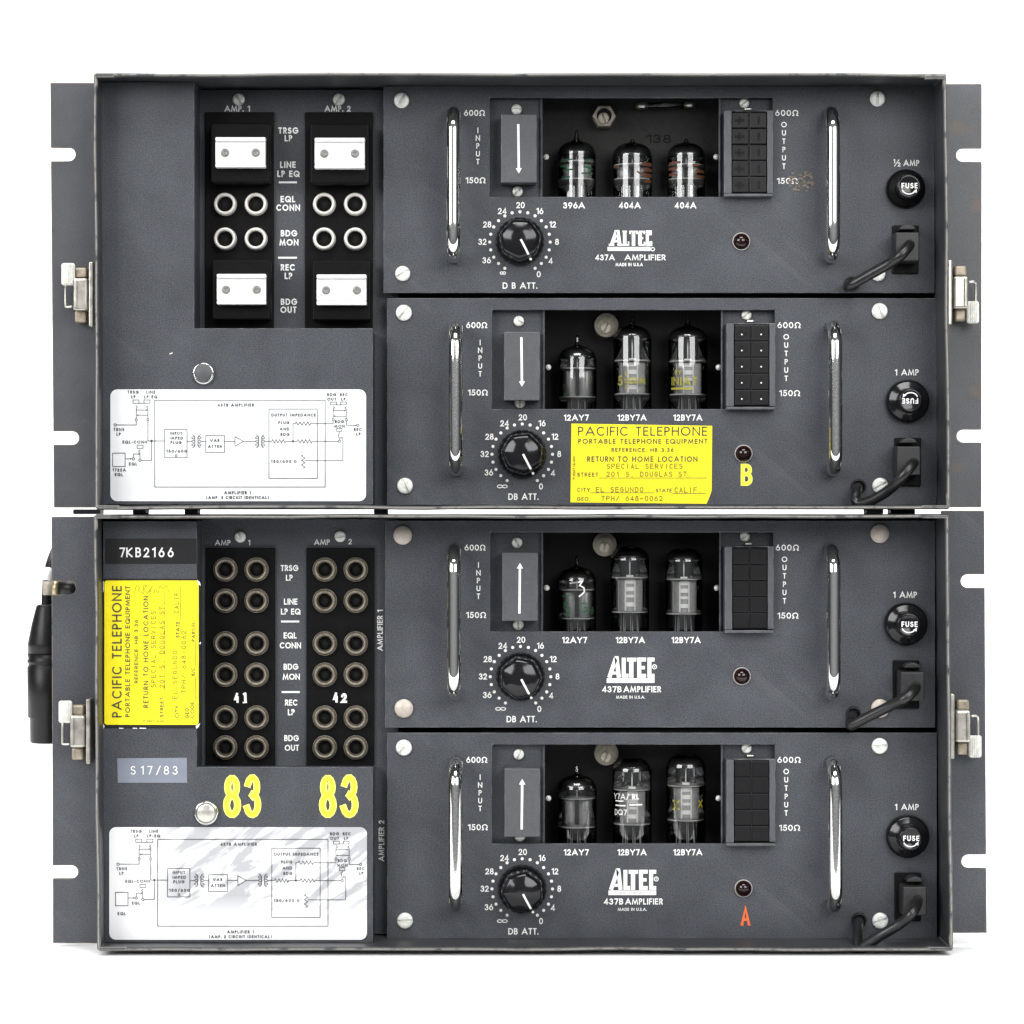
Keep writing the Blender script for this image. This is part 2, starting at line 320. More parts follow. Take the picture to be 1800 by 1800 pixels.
# ================================================================== stroke lettering
def arc(cx, cy, rx, ry, a0, a1, n=9):
    return [(cx+rx*math.cos(math.radians(a0+(a1-a0)*k/n)), cy+ry*math.sin(math.radians(a0+(a1-a0)*k/n))) for k in range(n+1)]
O_ = arc(.5, .5, .5, .5, 0, 360, 20)
G = {
 'A': (.92, [[(0, 0), (.5, 1), (1, 0)], [(.2, .30), (.8, .30)]]),
 'B': (.56, [[(0, .53), (0, 1), (.5, 1)]+arc(.5, .765, .42, .235, 90, -90)+[(0, .53)], [(.5, .53)]+arc(.5, .265, .5, .265, 90, -90)+[(0, 0), (0, .53)]]),
 'C': (.80, [arc(.55, .5, .55, .5, 48, 312, 16)]),
 'D': (.74, [[(0, 0), (0, 1), (.4, 1)]+arc(.4, .5, .6, .5, 90, -90, 12)+[(0, 0)]]),
 'E': (.50, [[(1, 1), (0, 1), (0, 0), (1, 0)], [(0, .52), (.92, .52)]]),
 'F': (.48, [[(1, 1), (0, 1), (0, 0)], [(0, .50), (.9, .50)]]),
 'G': (.92, [arc(.5, .5, .5, .5, 45, 360, 18)+[(.55, .5)]]),
 'H': (.70, [[(0, 0), (0, 1)], [(1, 0), (1, 1)], [(0, .52), (1, .52)]]),
 'I': (.0, [[(.5, 0), (.5, 1)]]),
 'J': (.40, [[(1, 1), (1, .25)]+arc(.5, .25, .5, .25, 0, -170, 6)]),
 'K': (.64, [[(0, 0), (0, 1)], [(.95, 1), (.06, .5), (1, 0)]]),
 'L': (.46, [[(0, 1), (0, 0), (1, 0)]]),
 'M': (.98, [[(0, 0), (.14, 1), (.5, .08), (.86, 1), (1, 0)]]),
 'N': (.74, [[(0, 0), (0, 1), (1, 0), (1, 1)]]),
 'O': (.96, [O_]),
 'P': (.52, [[(0, 0), (0, 1), (.45, 1)]+arc(.45, .74, .55, .26, 90, -90)+[(0, .48)]]),
 'Q': (.96, [O_, [(.58, .36), (1, -.02)]]),
 'R': (.56, [[(0, 0), (0, 1), (.45, 1)]+arc(.45, .74, .5, .26, 90, -90)+[(0, .48)], [(.42, .48), (1, 0)]]),
 'S': (.56, [arc(.5, .75, .44, .25, 35, 250, 9)+arc(.5, .26, .5, .26, 78, -150, 10)]),
 'T': (.54, [[(0, 1), (1, 1)], [(.5, 1), (.5, 0)]]),
 'U': (.66, [[(0, 1), (0, .33)]+arc(.5, .33, .5, .33, 180, 360, 10)+[(1, 1)]]),
 'V': (.85, [[(0, 1), (.5, 0), (1, 1)]]),
 'W': (1.25, [[(0, 1), (.27, 0), (.5, .95), (.73, 0), (1, 1)]]),
 'X': (.72, [[(0, 0), (1, 1)], [(0, 1), (1, 0)]]),
 'Y': (.78, [[(0, 1), (.5, .45), (1, 1)], [(.5, .45), (.5, 0)]]),
 'Z': (.66, [[(0, 1), (1, 1), (0, 0), (1, 0)]]),
 '0': (.60, [O_]),
 '1': (.22, [[(0, .86), (1, 1), (1, 0)]]),
 '2': (.56, [arc(.48, .70, .46, .30, 170, -38, 10)+[(.0, 0), (1, 0)]]),
 '3': (.56, [arc(.45, .75, .42, .25, 160, -82, 9), arc(.45, .27, .52, .27, 85, -160, 10)]),
 '4': (.64, [[(1, .24), (0, .24), (.74, 1), (.74, 0)]]),
 '5': (.56, [[(.9, 1), (.25, 1), (.12, .55)]+arc(.45, .32, .52, .32, 125, -150, 11)]),
 '6': (.60, [arc(.5, .32, .5, .32, 0, 360, 14), [(.06, .44), (.62, 1)]]),
 '7': (.56, [[(0, 1), (1, 1), (.35, 0)]]),
 '8': (.58, [arc(.5, .76, .40, .24, 0, 360, 14), arc(.5, .26, .5, .26, 0, 360, 14)]),
 '9': (.60, [arc(.5, .68, .5, .32, 0, 360, 14), [(.94, .56), (.38, 0)]]),
 '.': (.0, [[(.5, 0), (.5, .03)]]), ',': (.0, [[(.5, .03), (.3, -.12)]]), '-': (.4, [[(0, .45), (1, .45)]]), '/': (.5, [[(0, -.05), (1, 1.05)]]),
 '(': (.22, [arc(1, .5, 1, .62, 125, 235, 8)]), ')': (.22, [arc(0, .5, 1, .62, 55, -55, 8)]),
 '%': (1.15, [arc(.25, .40, .25, .26, 0, 360, 12), arc(.75, .40, .25, .26, 0, 360, 12)]),                      # infinity sign
 '@': (.84, [[(0, 0), (.20, 0), (.24, .13)]+arc(.5, .57, .47, .43, 232, -52, 14)+[(.76, .13), (.80, 0), (1, 0)]]),  # ohm sign
 ' ': (.38, []),
}
def glyph(mb, ch, x0, x1, y0, y1, wd, fn):
    # ch drawn in the box x0..x1 (u) and y0 (top) .. y1 (bottom)
    W = max(x1-x0-wd, 0); H = y1-y0-wd
    for pl in G[ch][1]:
        pts = [(x0+wd/2+p[0]*W, y1-wd/2-p[1]*H) for p in pl]
        cl = math.dist(pl[0], pl[-1]) < 1e-6
        mb.ribbon(pts, wd, fn, cl)
def text(mb, s, u, v, h, fn, wt=0.16, width=None, track=0.14, mono=0, rot=0, xs=1.0):
    wd = wt*h; pos = []; x = 0
    for i, ch in enumerate(s):
        gw = (G[ch][0]*h*xs+(wd if G[ch][0] < .3 else wd*0.35)) if not mono else mono*h
        if ch == ' ': gw = .38*h*xs if not mono else mono*h
        if mono and ch != ' ':
            iw = {'I': .0, '1': .16, '.': 0}.get(ch, .52)*h+wd; iw = min(iw, mono*h*.85)
            pos.append((ch, x+(mono*h-iw)/2, x+(mono*h+iw)/2))
        else: pos.append((ch, x, x+gw))
        x += gw+(track*h if not mono else 0)
    tot = x-(track*h if not mono else 0); k = 1.0 if not width else width/tot
    ca, sa = math.cos(math.radians(rot)), math.sin(math.radians(rot))
    def g(a, b, e=0.0):
        return fn(u+a*ca+b*sa, v-a*sa+b*ca, e)
    for ch, a, b in pos:
        if ch == ' ': continue
        a = (a-tot/2)*k; b = (b-tot/2)*k
        if k < 1 and G[ch][0] < .05: m_ = (a+b)/2; a, b = m_-wd/2, m_+wd/2
        glyph(mb, ch, a, b, -h/2, h/2, wd, g)
def vtext(mb, s, u, v0, v1, h, fn, wt=0.17):
    for i, ch in enumerate(s): text(mb, ch, u, v0+(v1-v0)*i/(len(s)-1), h, fn, wt)
def arrow(mb, a, b, wd, head, fn):
    dx, dy = b[0]-a[0], b[1]-a[1]; l = math.hypot(dx, dy); dx /= l; dy /= l
    e = (b[0]-dx*head*1.3, b[1]-dy*head*1.3)
    mb.ribbon([a, e], wd, fn, cap=False); mb.layer = (mb.layer+1) % 9
    mb.poly([b, (e[0]-dy*head*.75, e[1]+dx*head*.75), (e[0]+dy*head*.75, e[1]-dx*head*.75)], fn, mb.layer*6e-6)

# ================================================================== small shared shapes
def screw_mb(f, u, v, d, r, ang, h=0.0018, slot=0.17):
    mb = MB(); c = f.p(u, v, d); R = r*S; ca, sa = math.cos(math.radians(ang)), math.sin(math.radians(ang)); w_ = R*slot
    mb.lathe([(R*.96, 0), (R, h*.35), (R*.98, h*.5)], c, n=28)
    a0 = math.asin(w_/R)
    for sg in (1, -1):
        rings = []
        for rr, t in ((1.0, .5), (.97, .75), (.86, .95), (.6, 1.08)):
            q = R*rr; aa = math.asin(min(.99, w_/q)); pts = []
            for k in range(15):
                a = aa+(math.pi-2*aa)*k/14; x, z = q*math.cos(a), sg*q*math.sin(a)
                pts.append((c[0]+x*ca-z*sa, c[1]-h*t, c[2]+x*sa+z*ca))
            rings.append(pts)
        vs = [p for rg in rings for p in rg]; n = 15; fs = []
        for i in range(3):
            for k in range(n-1):
                q4 = (i*n+k, i*n+k+1, (i+1)*n+k+1, (i+1)*n+k); fs.append(q4 if sg > 0 else q4[::-1])
            q4 = (i*n+n-1, i*n, (i+1)*n, (i+1)*n+n-1); fs.append(q4)
        fs.append(tuple(3*n+k for k in range(n)) if sg > 0 else tuple(3*n+k for k in range(n))[::-1])
        mb.add(vs, fs)
    return mb
def rounded(u0, v0, u1, v1, r, n=6):
    out = []
    for cx, cy, a0 in ((u1-r, v0+r, -90), (u1-r, v1-r, 0), (u0+r, v1-r, 90), (u0+r, v0+r, 180)):
        for k in range(n+1):
            a = math.radians(a0+90*k/n); out.append((cx+r*math.cos(a), cy+r*math.sin(a)))
    return out
def sheet(f, pts, d, th=0.00012):
    mb = MB(); q = [f.p(u, v, d) for u, v in pts]
    mb.prism([(x, z) for x, y, z in q], q[0][1], q[0][1]+th); return mb
def ubox(mb, f, u0, v0, u1, v1, df, db, taper=1.0):
    # a box whose front face is seen at u0..u1, v0..v1 on depth df, reaching back to db
    a = f.p(u0, v1, df); b = f.p(u1, v0, df); yb = f.p(u0, v0, db)[1]
    cx, cz = (a[0]+b[0])/2, (a[2]+b[2])/2; hx, hz = (b[0]-a[0])/2/taper, (b[2]-a[2])/2/taper
    mb.box((cx-hx, a[1], cz-hz), (cx+hx, yb, cz+hz), taper)
def smooth_path(pts, n=8):
    P = [Vector(p) for p in pts]; P = [P[0]*2-P[1]]+P+[P[-1]*2-P[-2]]; out = []
    for i in range(1, len(P)-2):
        for k in range(n):
            t = k/n; a, b, c, d_ = P[i-1], P[i], P[i+1], P[i+2]
            out.append(.5*((2*b)+(c-a)*t+(2*a-5*b+4*c-d_)*t*t+(3*b-a-3*c+d_)*t**3))
    out.append(P[-2]); return out

# ================================================================== backdrop
def backdrop():
    prof = [(-0.36, FLOOR_Z-0.45), (-0.36, FLOOR_Z-0.012), (-0.3565, FLOOR_Z-0.004), (-0.348, FLOOR_Z), (0.75, FLOOR_Z)]
    prof += [(0.75+0.4*math.sin(a*math.pi/20), FLOOR_Z+0.4-0.4*math.cos(a*math.pi/20)) for a in range(1, 11)]+[(1.15, 2.0)]
    mb = MB(); n = len(prof)
    mb.add([(-1.7, y, z) for y, z in prof]+[(1.7, y, z) for y, z in prof], [(i, n+i, n+i+1, i+1) for i in range(n-1)], True)
    o = mb.build('backdrop', BACK); o['kind'] = 'structure'
backdrop()

# ================================================================== rack cases
def case_shell(L0, L1, R0, R1, T0, B0, parent, f, seed):
    # rim loop seen at depth RIM ; L0/L1 left edge at top/bottom etc.
    c = [(L0, T0), (R0, T0), (R1, B0), (L1, B0)]; loop = []; nn = 26; r = 6.0
    for i in range(4):
        a, b = c[i], c[(i+1) % 4]; l = math.dist(a, b); dx, dy = (b[0]-a[0])/l, (b[1]-a[1])/l
        nx, ny = dy, -dx
        for k in range(nn+1):
            t = r+(l-2*r)*k/nn; loop.append((a[0]+dx*t, a[1]+dy*t, nx, ny))
        # corner
        p = b; dx2, dy2 = ((c[(i+2) % 4][0]-b[0]), (c[(i+2) % 4][1]-b[1])); l2 = math.hypot(dx2, dy2); dx2 /= l2; dy2 /= l2
        cx, cy = b[0]-dx*r+dx2*r, b[1]-dy*r+dy2*r; a0 = math.atan2(ny, nx)
        for k in range(1, 5):
            an = a0+math.pi/2*k/5; loop.append((cx+r*math.cos(an), cy+r*math.sin(an), math.cos(an), math.sin(an)))
    sec = [(0, -0.175), (0, 0.0), (0, .030), (0, .0362), (-.0004, .0373), (-.0010, RIM), (-.0016, .0377), (-.0021, .0368), (-.0021, .0355), (-.0016, .034), (-.0016, 0.0), (-.0016, -0.172)]
    mb = MB(); m = len(loop); ns = len(sec); vs = []
    for (u, v, nx, ny) in loop:
        for off, d in sec:
            k = max(0, min(1, (d+0.02)/.05)); wob = k*0.00045*(mnoise.noise(Vector((u*.006, v*.006, seed)))*1.6)
            x, z = U(u, RIM)+nx*(off+wob), V(v, RIM)-ny*(off+wob); vs.append((x-f.o[0], -d-f.o[1], z-f.o[2]))
    fs = []
    for i in range(m):
        j = (i+1) % m
        for k in range(ns-1): fs.append((i*ns+k, j*ns+k, j*ns+k+1, i*ns+k+1))
    mb.add(vs, fs, True); n0 = len(mb.sm)-len(fs)
    for q in range(len(fs)):
        k = q % (ns-1)
        if k < 2 or k > ns-4: mb.sm[n0+q] = False
    mb.f.append(tuple(i*ns for i in range(m))); mb.sm.append(False)
    mb.f.append(tuple(i*ns+ns-1 for i in range(m))[::-1]); mb.sm.append(False)
    o = mb.build('case', CASEP, parent)
    # folded corner tabs on the lip
    return o
def corner_tab(f, u0, v0, u1, v1, par):
    mb = MB(); ubox(mb, f, u0, v0, u1, v1, RIM+.0004, RIM-.004); mb.build('corner_bracket', CASEP, par, .0004)
def flange(f, par, side, xo, xi, t, b, xo2, slots, m, label=None):
    # sheet steel ear with slots open to the outside edge; xo top outer, xo2 bottom outer
    pts = []; sgn = -1 if side == 'l' else 1
    def xe(v): return xo+(xo2-xo)*(v-t)/(b-t)
    pts.append((xo, t))
    for (v0, v1, xin) in slots:
        r = (v1-v0)/2; cy = (v0+v1)/2; pts.append((xe(v0), v0))
        cx = xin+sgn*r
        for k in range(11):
            a = math.radians(-90+180*k/10); pts.append((cx-sgn*r*math.cos(a), cy+r*math.sin(a)))
        pts.append((xe(v1), v1))
    pts += [(xo2, b), (xi, b), (xi, t)]
    mb = MB(); q = [f.p(u, v, FL) for u, v in pts]; mb.prism([(p[0], p[2]) for p in q], q[0][1], q[0][1]+.0028)
    o = mb.build('rack_flange', m, par, .0003, 1)
    if label: o['label'] = label
def latch(f, par, cu, cv, side, flip, knobw):
    # cu,cv centre of block ; side -1 left, +1 right ; knob up (flip -1) or down (+1)
    s = side; B = MB()
    ubox(B, f, cu-13, cv-28, cu+13, cv+28, .022, .010); base = B.build('latch', LATCH, par, .0012, 3)
    mb = MB(); ubox(mb, f, cu-s*19-(4), cv-57, cu-s*19+4, cv+57, .024, .008); mb.build('strike_plate', LATCH, base, .0006)
    mb = MB(); ubox(mb, f, cu+s*9-2.2, cv-25, cu+s*9+2.2, cv+25, .0235, .021); mb.build('latch_lip', LATCH, base, .0004)
    mb = MB(); ubox(mb, f, cu-s*14.6-1.4, cv-26, cu-s*14.6+1.4, cv+26, .0155, .010); mb.build('latch_gap', LATCHB, base)
    mb = MB(); ubox(mb, f, cu-11, cv-47, cu+11, cv-29, .015, .008); ubox(mb, f, cu-10, cv+29, cu+10, cv+50, .015, .008); mb.build('hinge', LATCHB, base, .001)
    mb = MB(); ku, kv = cu+s*21, cv+flip*35; c = f.p(ku, kv, .016); n = 40; R = knobw/2*S; H = 19*S
    mb.lathe([(R*.8, -H), (R, -H*.86), (R, H*.86), (R*.8, H)], c, 'z', n, False, radf=lambda a, t: 1+.12*(1 if int(a/(2*math.pi)*n+.5) % 2 else -1))
    mb.build('thumb_knob', MATS['zinc_screw'], base)
    mb = MB(); pts = [f.p(cu+s*14, cv-18, .014), f.p(cu+s*24, cv-18, .013), f.p(cu+s*26, cv-10, .012), f.p(cu+s*26, cv+18, .012), f.p(cu+s*24, cv+22, .012), f.p(cu+s*14, cv+22, .013)]
    mb.tube(smooth_path(pts, 5), .0006, 8); mb.build('wire_loop', NICKEL, base)

def foot(f, par, u0, u1, v0, v1, d, depth=.016, nm='rubber_foot'):
    mb = MB(); ubox(mb, f, u0, v0, u1, v1, d, d-depth); mb.build(nm, RUBBER, par, .0006)

fU = Frame(915, 892, RIM)
rackU = thing('rack_case', 'upper grey steel rack case with a rusty right flange, stacked on the other case', 'rack case', fU.o, 'two stacked grey rack cases')
case_shell(163.5, 167.5, 1665.5, 1671, 127, 895.3, rackU, fU, 1.3)
corner_tab(fU, 165.5, 128.6, 200, 136, rackU); corner_tab(fU, 1626, 132, 1663, 139, rackU); corner_tab(fU, 170, 888, 209, 893.6, rackU); corner_tab(fU, 1620, 888, 1669, 893.4, rackU)
flange(fU, rackU, 'l', 88, 180, 145, 892.5, 94.5, [(260, 283, 132.5), (758.5, 781.5, 138.5)], FLANGEL)
flange(fU, rackU, 'r', 1726, 1650, 147, 892, 1725.5, [(261, 284, 1681), (755.5, 777.5, 1682)], FLANGER, 'rusty mottled rack flange')
latch(fU, rackU, 141, 517, -1, -1, 21); latch(fU, rackU, 1689, 514, 1, 1, 19)
for (a, b, dd) in ((128, 176, -.05), (233, 256, .026), (324, 347, .026), (657, 681, .026), (1524, 1553, .026), (1566, 1609, -.03)):
    foot(fU, rackU, a, b, 895, 904, dd)

fL = Frame(915, 1672, RIM)
rackL = thing('rack_case', 'lower grey steel rack case standing on the white table, carrying the other case', 'rack case', fL.o, 'two stacked grey rack cases')
case_shell(163.5, 170, 1668, 1676.5, 904, 1672.5, rackL, fL, 6.1)
corner_tab(fL, 166, 905.6, 211, 911.5, rackL); corner_tab(fL, 1621, 905.6, 1665.5, 911, rackL); corner_tab(fL, 173, 1664.5, 222, 1671, rackL); corner_tab(fL, 1632, 1664.5, 1674, 1671, rackL)
flange(fL, rackL, 'l', 90, 180, 908, 1658, 93, [(1022, 1045, 133), (1521.5, 1544, 137)], FLANGE)
flange(fL, rackL, 'r', 1730.5, 1655, 897.5, 1640, 1734.5, [(1010, 1033, 1689), (1502.5, 1525.5, 1690.5)], FLANGE)
latch(fL, rackL, 136, 1286, -1, -1, 21); latch(fL, rackL, 1693, 1277, 1, 1, 20)
for (a, b, dd) in ((200, 260, .015), (820, 860, .0), (1560, 1625, .010), (230, 290, -.12), (1540, 1600, -.12)):
    foot(fL, rackL, a, b, 1671.0, 1671.0+(V(1671, dd)-FLOOR_Z)/(S*(D-dd)/D), dd)

# ================================================================== amplifiers
def tube_part(f, par, u, vtop, r, kind, label=None, deco=None):
    dc = -.0195; c = f.p(u, vtop, dc); R = r*S*(D-dc)/D; base = -(f.p(u, vtop, dc)[2]-f.p(u, 415, dc)[2])
    tip = {'short': .0062, 'mini': .0062, 'round': .0025, 'tall': .0050, 'none': .0}[kind]
    pr = [(R*.98, base), (R, base+.002), (R, -R*.72)]
    for k in range(1, 9):
        a = math.radians(90*k/9); pr.append((R*(.22+.78*math.cos(a)), -R*.72+R*.72*math.sin(a)))
    if tip:
        pr += [(R*.16, tip*.15), (.0012, tip*.4), (.0009, tip*.75), (.0005, tip*.98), (0, tip)]
    else: pr += [(R*.1, .0001), (0, .0002)]
    mb = MB(); mb.lathe(pr, c, 'z', 36); t = mb.build('vacuum_tube', GLASS, par)
    if label: t['label'] = label
    g = MB(); lim = {'short': 4, 'mini': 3, 'round': 3, 'tall': 5, 'none': 7}[kind]; q = [(R*.985, -R*.72-R*(.05 if lim == 3 else -.02))]
    q += [(a*.982, b-.0002) for a, b in pr[3:11]]; g.lathe(q[(1 if lim > 3 else 0):], c, 'z', 36); g.build('getter', GETTER, t)
    # electrode stack
    top, bot = {'short': (-.0118, -.0268), 'mini': (-.0112, -.0205), 'round': (-.0120, -.0195), 'tall': (-.0185, -.0360), 'none': (-.0165, -.0345)}[kind]
    m = MB()
    for z in (top, bot): m.lathe([(R*.93, z), (R*.93, z+.0006)], c, 'z', 24, False)
    m.build('mica_disc', MICA, t)
    m = MB()
    if kind in ('short', 'round', 'mini'):
        for sx in (-.42, .42):
            m.lathe([(R*.33, bot+.0006), (R*.33, top-.0006)], (c[0]+sx*R, c[1], c[2]), 'z', 14)
    else:
        m.box((c[0]-R*.62, c[1]-R*.42, c[2]+bot+.0006), (c[0]+R*.62, c[1]+R*.42, c[2]+top-.0006))
    m.build('anode_plate', PLATEM, t, .0004)
    m = MB()
    m.tube([(c[0], c[1], c[2]+top), (c[0], c[1]-.001, c[2]-R*.5)], .0004, 6)
    if kind in ('tall', 'none'):
        z = top-.0006; yf = c[1]-R*.42
        for (a, b) in ((0, .0022), (.0040, .0062), (.0080, .0095), (.0120, .0142)):
            m.box((c[0]-R*.24, yf-.0007, c[2]+z-b), (c[0]+R*.24, yf-.00005, c[2]+z-a))
        for sx in (-.24, .24): m.box((c[0]+sx*R-R*.04, yf-.0010, c[2]+bot+.001), (c[0]+sx*R+R*.04, yf-.0007, c[2]+top-.001))
        m.box((c[0]-R*.18, c[1]-R*.2, c[2]+top+.0005), (c[0]+R*.18, c[1]+R*.2, c[2]+top+.0016))
    m.build('electrode', PLATEL, t)
    m = MB()
    for k in range(7):
        a = 2*math.pi*k/7+.3; m.tube([(c[0]+R*.55*math.cos(a), c[1]+R*.55*math.sin(a), c[2]+base), (c[0]+R*.42*math.cos(a), c[1]+R*.42*math.sin(a), c[2]+bot)], .00024, 6)
    m.build('lead_wire', PLATEM, t)
    if deco:
        for (cm, items) in deco:
            m = MB()
            def wrap(a, b, e=0.0):     # a: px round the bulb from the middle, b: px below the top
                th = a*S/R; rr = R+.00008+e; return (c[0]+rr*math.sin(th), c[1]-rr*math.cos(th), c[2]-b*S)
            for it in items:
                if it[0] == 't': text(m, it[1], it[2], it[3], it[4], wrap, it[5])
                elif it[0] == 'l':
                    (a0, b0), (a1, b1) = it[1], it[2]; m.ribbon([(a0+(a1-a0)*k/8, b0+(b1-b0)*k/8) for k in range(9)], it[3], wrap)
                elif it[0] == 'p': m.ribbon(it[1], it[2], wrap)
            m.build('tube_lettering', cm, t)
    return t

def altec(mb, u0, u1, v0, v1, fn, slab):
    w_ = (u1-u0); k = w_/84.0; h = v1-v0; wd = 7.6*k if not slab else 6.6
    X = lambda a: u0+a*k
    if not slab:
        mb.ribbon([(X(4), v1), (X(15.5), v0+1), (X(17), v0+1), (X(21), v1)], 7.2*k, fn, cap=False); mb.ribbon([(X(9), v1-8), (X(20), v1-8)], 5, fn, cap=False)
        mb.ribbon([(X(29.5), v0), (X(29.5), v1-3.4), (X(38), v1-3.4)], 7.0*k, fn, cap=False)
        mb.ribbon([(X(35.2), v0+3.4), (X(52), v0+3.4)], 6.8, fn, cap=False); mb.ribbon([(X(43), v0+6.8), (X(43), v1)], 7.6*k, fn, cap=False)
        mb.ribbon([(X(69), v0+3.2), (X(57), v0+3.2), (X(57), v1-3.2), (X(69), v1-3.2)], 7.0*k, fn, cap=False); mb.ribbon([(X(60), (v0+v1)/2), (X(67), (v0+v1)/2)], 6, fn, cap=False)
        mb.ribbon([(X(84), v0+3.2), (X(75), v0+3.2), (X(75), v1-3.2), (X(84), v1-3.2)], 7.0*k, fn, cap=False)
    else:
        mb.ribbon([(X(6), v1-2), (X(15), v0+2), (X(18), v0+2), (X(22), v1-2)], 6.4, fn, cap=False); mb.ribbon([(X(10), v1-8), (X(21), v1-8)], 4, fn, cap=False)
        for a, b in ((0, 11), (17, 27)): mb.ribbon([(X(a), v1-1.6), (X(b), v1-1.6)], 3.2, fn, cap=False)
        mb.ribbon([(X(32), v0+2), (X(32), v1-2)], 6.0, fn, cap=False); mb.ribbon([(X(27.5), v0+1.3), (X(36.5), v0+1.3)], 2.6, fn, cap=False); mb.ribbon([(X(27.5), v1-1.5), (X(39.5), v1-1.5), (X(39.5), v1-7.5)], 2.6, fn, cap=False)
        mb.ribbon([(X(42.5), v0+6), (X(42.5), v0+1.4), (X(56.5), v0+1.4), (X(56.5), v0+6)], 2.6, fn, cap=False); mb.ribbon([(X(49.5), v0+2), (X(49.5), v1)], 6.0, fn, cap=False)
        mb.ribbon([(X(71), v0+6), (X(71), v0+1.6), (X(60), v0+1.6)], 3.0, fn, cap=False); mb.ribbon([(X(62.5), v0+2), (X(62.5), v1-2)], 6.4, fn, cap=False); mb.ribbon([(X(60), v1-1.6), (X(71.5), v1-1.6), (X(71.5), v1-7)], 3.0, fn, cap=False); mb.ribbon([(X(64), (v0+v1)/2), (X(69), (v0+v1)/2)], 3.4, fn, cap=False)
        mb.ribbon([(X(83), v0+8), (X(83), v0+2), (X(77), v0+2), (X(77), v1-2), (X(84), v1-2), (X(84), v1-8)], 5.2, fn, cap=False)

def make_amp(dx, dy, label, P):
    f = Frame(914, 425); o = f.o
    root = thing('amplifier', label, 'amplifier', (U(914+dx), 0, V(425+dy)), 'four tube amplifiers in the rack cases')
    T = f.at(.00015)
    # ---- front panel with its long window
    mb = MB(); us = [P.get('left', 676), 861, 1358, 1643]; vs = [151, 172, 346, 515]
    mb.plate(us, vs, lambda i, j: i == 1 and j == 1, f.p, 0.0, -.003); mb.build('front_panel', PAINT, root, .00035)
    # ---- dark chassis behind the window
    mb = MB(); Wn = 0.0016
    x0, _, z1 = f.p(846, 158, -.012); x1, _, z0 = f.p(1374, 440, -.012)
    mb.box((x0, .034, z0), (x1, .036, z1)); mb.box((x0-Wn, .009, z0), (x0, .036, z1)); mb.box((x1, .009, z0), (x1+Wn, .036, z1))
    mb.box((x0-Wn, .009, z1), (x1+Wn, .036, z1+Wn)); mb.box((x0-Wn, .009, z0-Wn), (x1+Wn, .036, z0)); mb.build('chassis', DARKG if P['a'] else DARKCH, root)
    if P['a']:
        mb = MB(); text(mb, '138', 1158, 244, 15, f.at(-.0338), .16, 44); mb.build('stamped_number', HOLE, root)
    # ---- recessed side plates with folded edge
    mb = MB(); ubox(mb, f, 852, 160, 953, 358, -.006, -.0075); ubox(mb, f, 949.5, 160, 953.8, 358, -.0035, -.0059); mb.build('recess_plate', PAINT, root, .0004)
    mb = MB(); ubox(mb, f, 1264, 160, 1368, 358, -.006, -.0075); ubox(mb, f, 1263.4, 160, 1267, 358, -.0035, -.0059); mb.build('recess_plate', PAINT, root, .0004)
    # ---- handles
    for hu in (796.5, 1464.5):
        mb = MB(); dd = .020; R = .0037; x = f.p(hu, 300, dd)[0]; zt = f.p(900, 191, 0)[2]-R; zb = f.p(900, 465, 0)[2]+R; rb = .0115
        pts = [(x, .001, zt), (x, -(dd-rb), zt)]
        pts += [(x, -(dd-rb)-rb*math.sin(math.radians(a)), zt-rb+rb*math.cos(math.radians(a))) for a in range(10, 91, 10)]
        pts += [(x, -dd, zt-rb+(zb-zt+2*rb)*k/6) for k in range(1, 6)]
        pts += [(x, -(dd-rb)-rb*math.cos(math.radians(a)), zb+rb-rb*math.sin(math.radians(a))) for a in range(0, 81, 10)]
        pts += [(x, -(dd-rb), zb), (x, .001, zb)]
        mb.tube(pts, R, 24); mb.build('handle', CHROMEW if P.get('worn') else CHROME, root)
    # ---- panel screws / studs
    for i, (u, v) in enumerate(((706, 177), (708, 481), (1542, 174), (1543, 481))):
        if P.get('studs'):
            mb = MB(); c = f.p(u+(1 if i < 2 else 3), v, 0); mb.lathe([(16.5*S, 0), (16.5*S, .0012), (15.8*S, .0016), (0, .0017)], c, n=36); mb.build('stud', STUD, root)
        else: screw_mb(f, u, v, 0.0, P.get('sr', 14), P['slots'][i]).build('screw', SCREW, root)
    # ---- input plug with arrow, and its two screws
    mb = MB(); pu = P.get('pu', 0); ubox(mb, f, 880.5+pu, 200.5+P.get('pv', 0), 943.5+pu, 321+P.get('pv', 0), .007, -.0058); ip = mb.build('input_plug', PLUGP, root, .0005)
    mb = MB(); F = f.at(.0072); au = 912+pu
    if P['arrow'] == 'down': arrow(mb, (au-1, 218), (au, 305), 4.2, 7.2, F)
    else: arrow(mb, (au-1, 308+P.get('pv', 0)), (au, 219+P.get('pv', 0)), 4.2, 7.6, F)
    mb.build('arrow_mark', WHITEP, ip)
    screw_mb(f, 908, 193, -.0058, 9.5, P.get('s1', 0)).build('screw', SCREW, root)
    screw_mb(f, 910, 337, -.0058, 9.5, P.get('s2', 60)).build('screw', SCREW, root)
    # ---- output socket block on its bracket
    mb = MB(); ubox(mb, f, 1273, 194, 1286, 340, .0060, -.0058); ubox(mb, f, 1348.5, 194, 1359, 340, .0045, -.0058); ubox(mb, f, 1273, 340.5, 1359, 345, .0072, -.0058)
    ubox(mb, f, 1286.2, 194, 1348.3, 196, .0040, -.0058); op = mb.build('output_plug', PLUGP, root, .0004)
    mb = MB(); ubox(mb, f, 1286.5, 196.3, 1348, 340, .0038, -.0055)
    for q0, q1 in ((1287, 1316.2), (1318, 1347.6)):
        for k in range(5): ubox(mb, f, q0, 197+k*28.4+.5, q1, 197+(k+1)*28.4-.5, .0052, .0036)
    mb.build('socket_block', SOCKET, op, .0004)
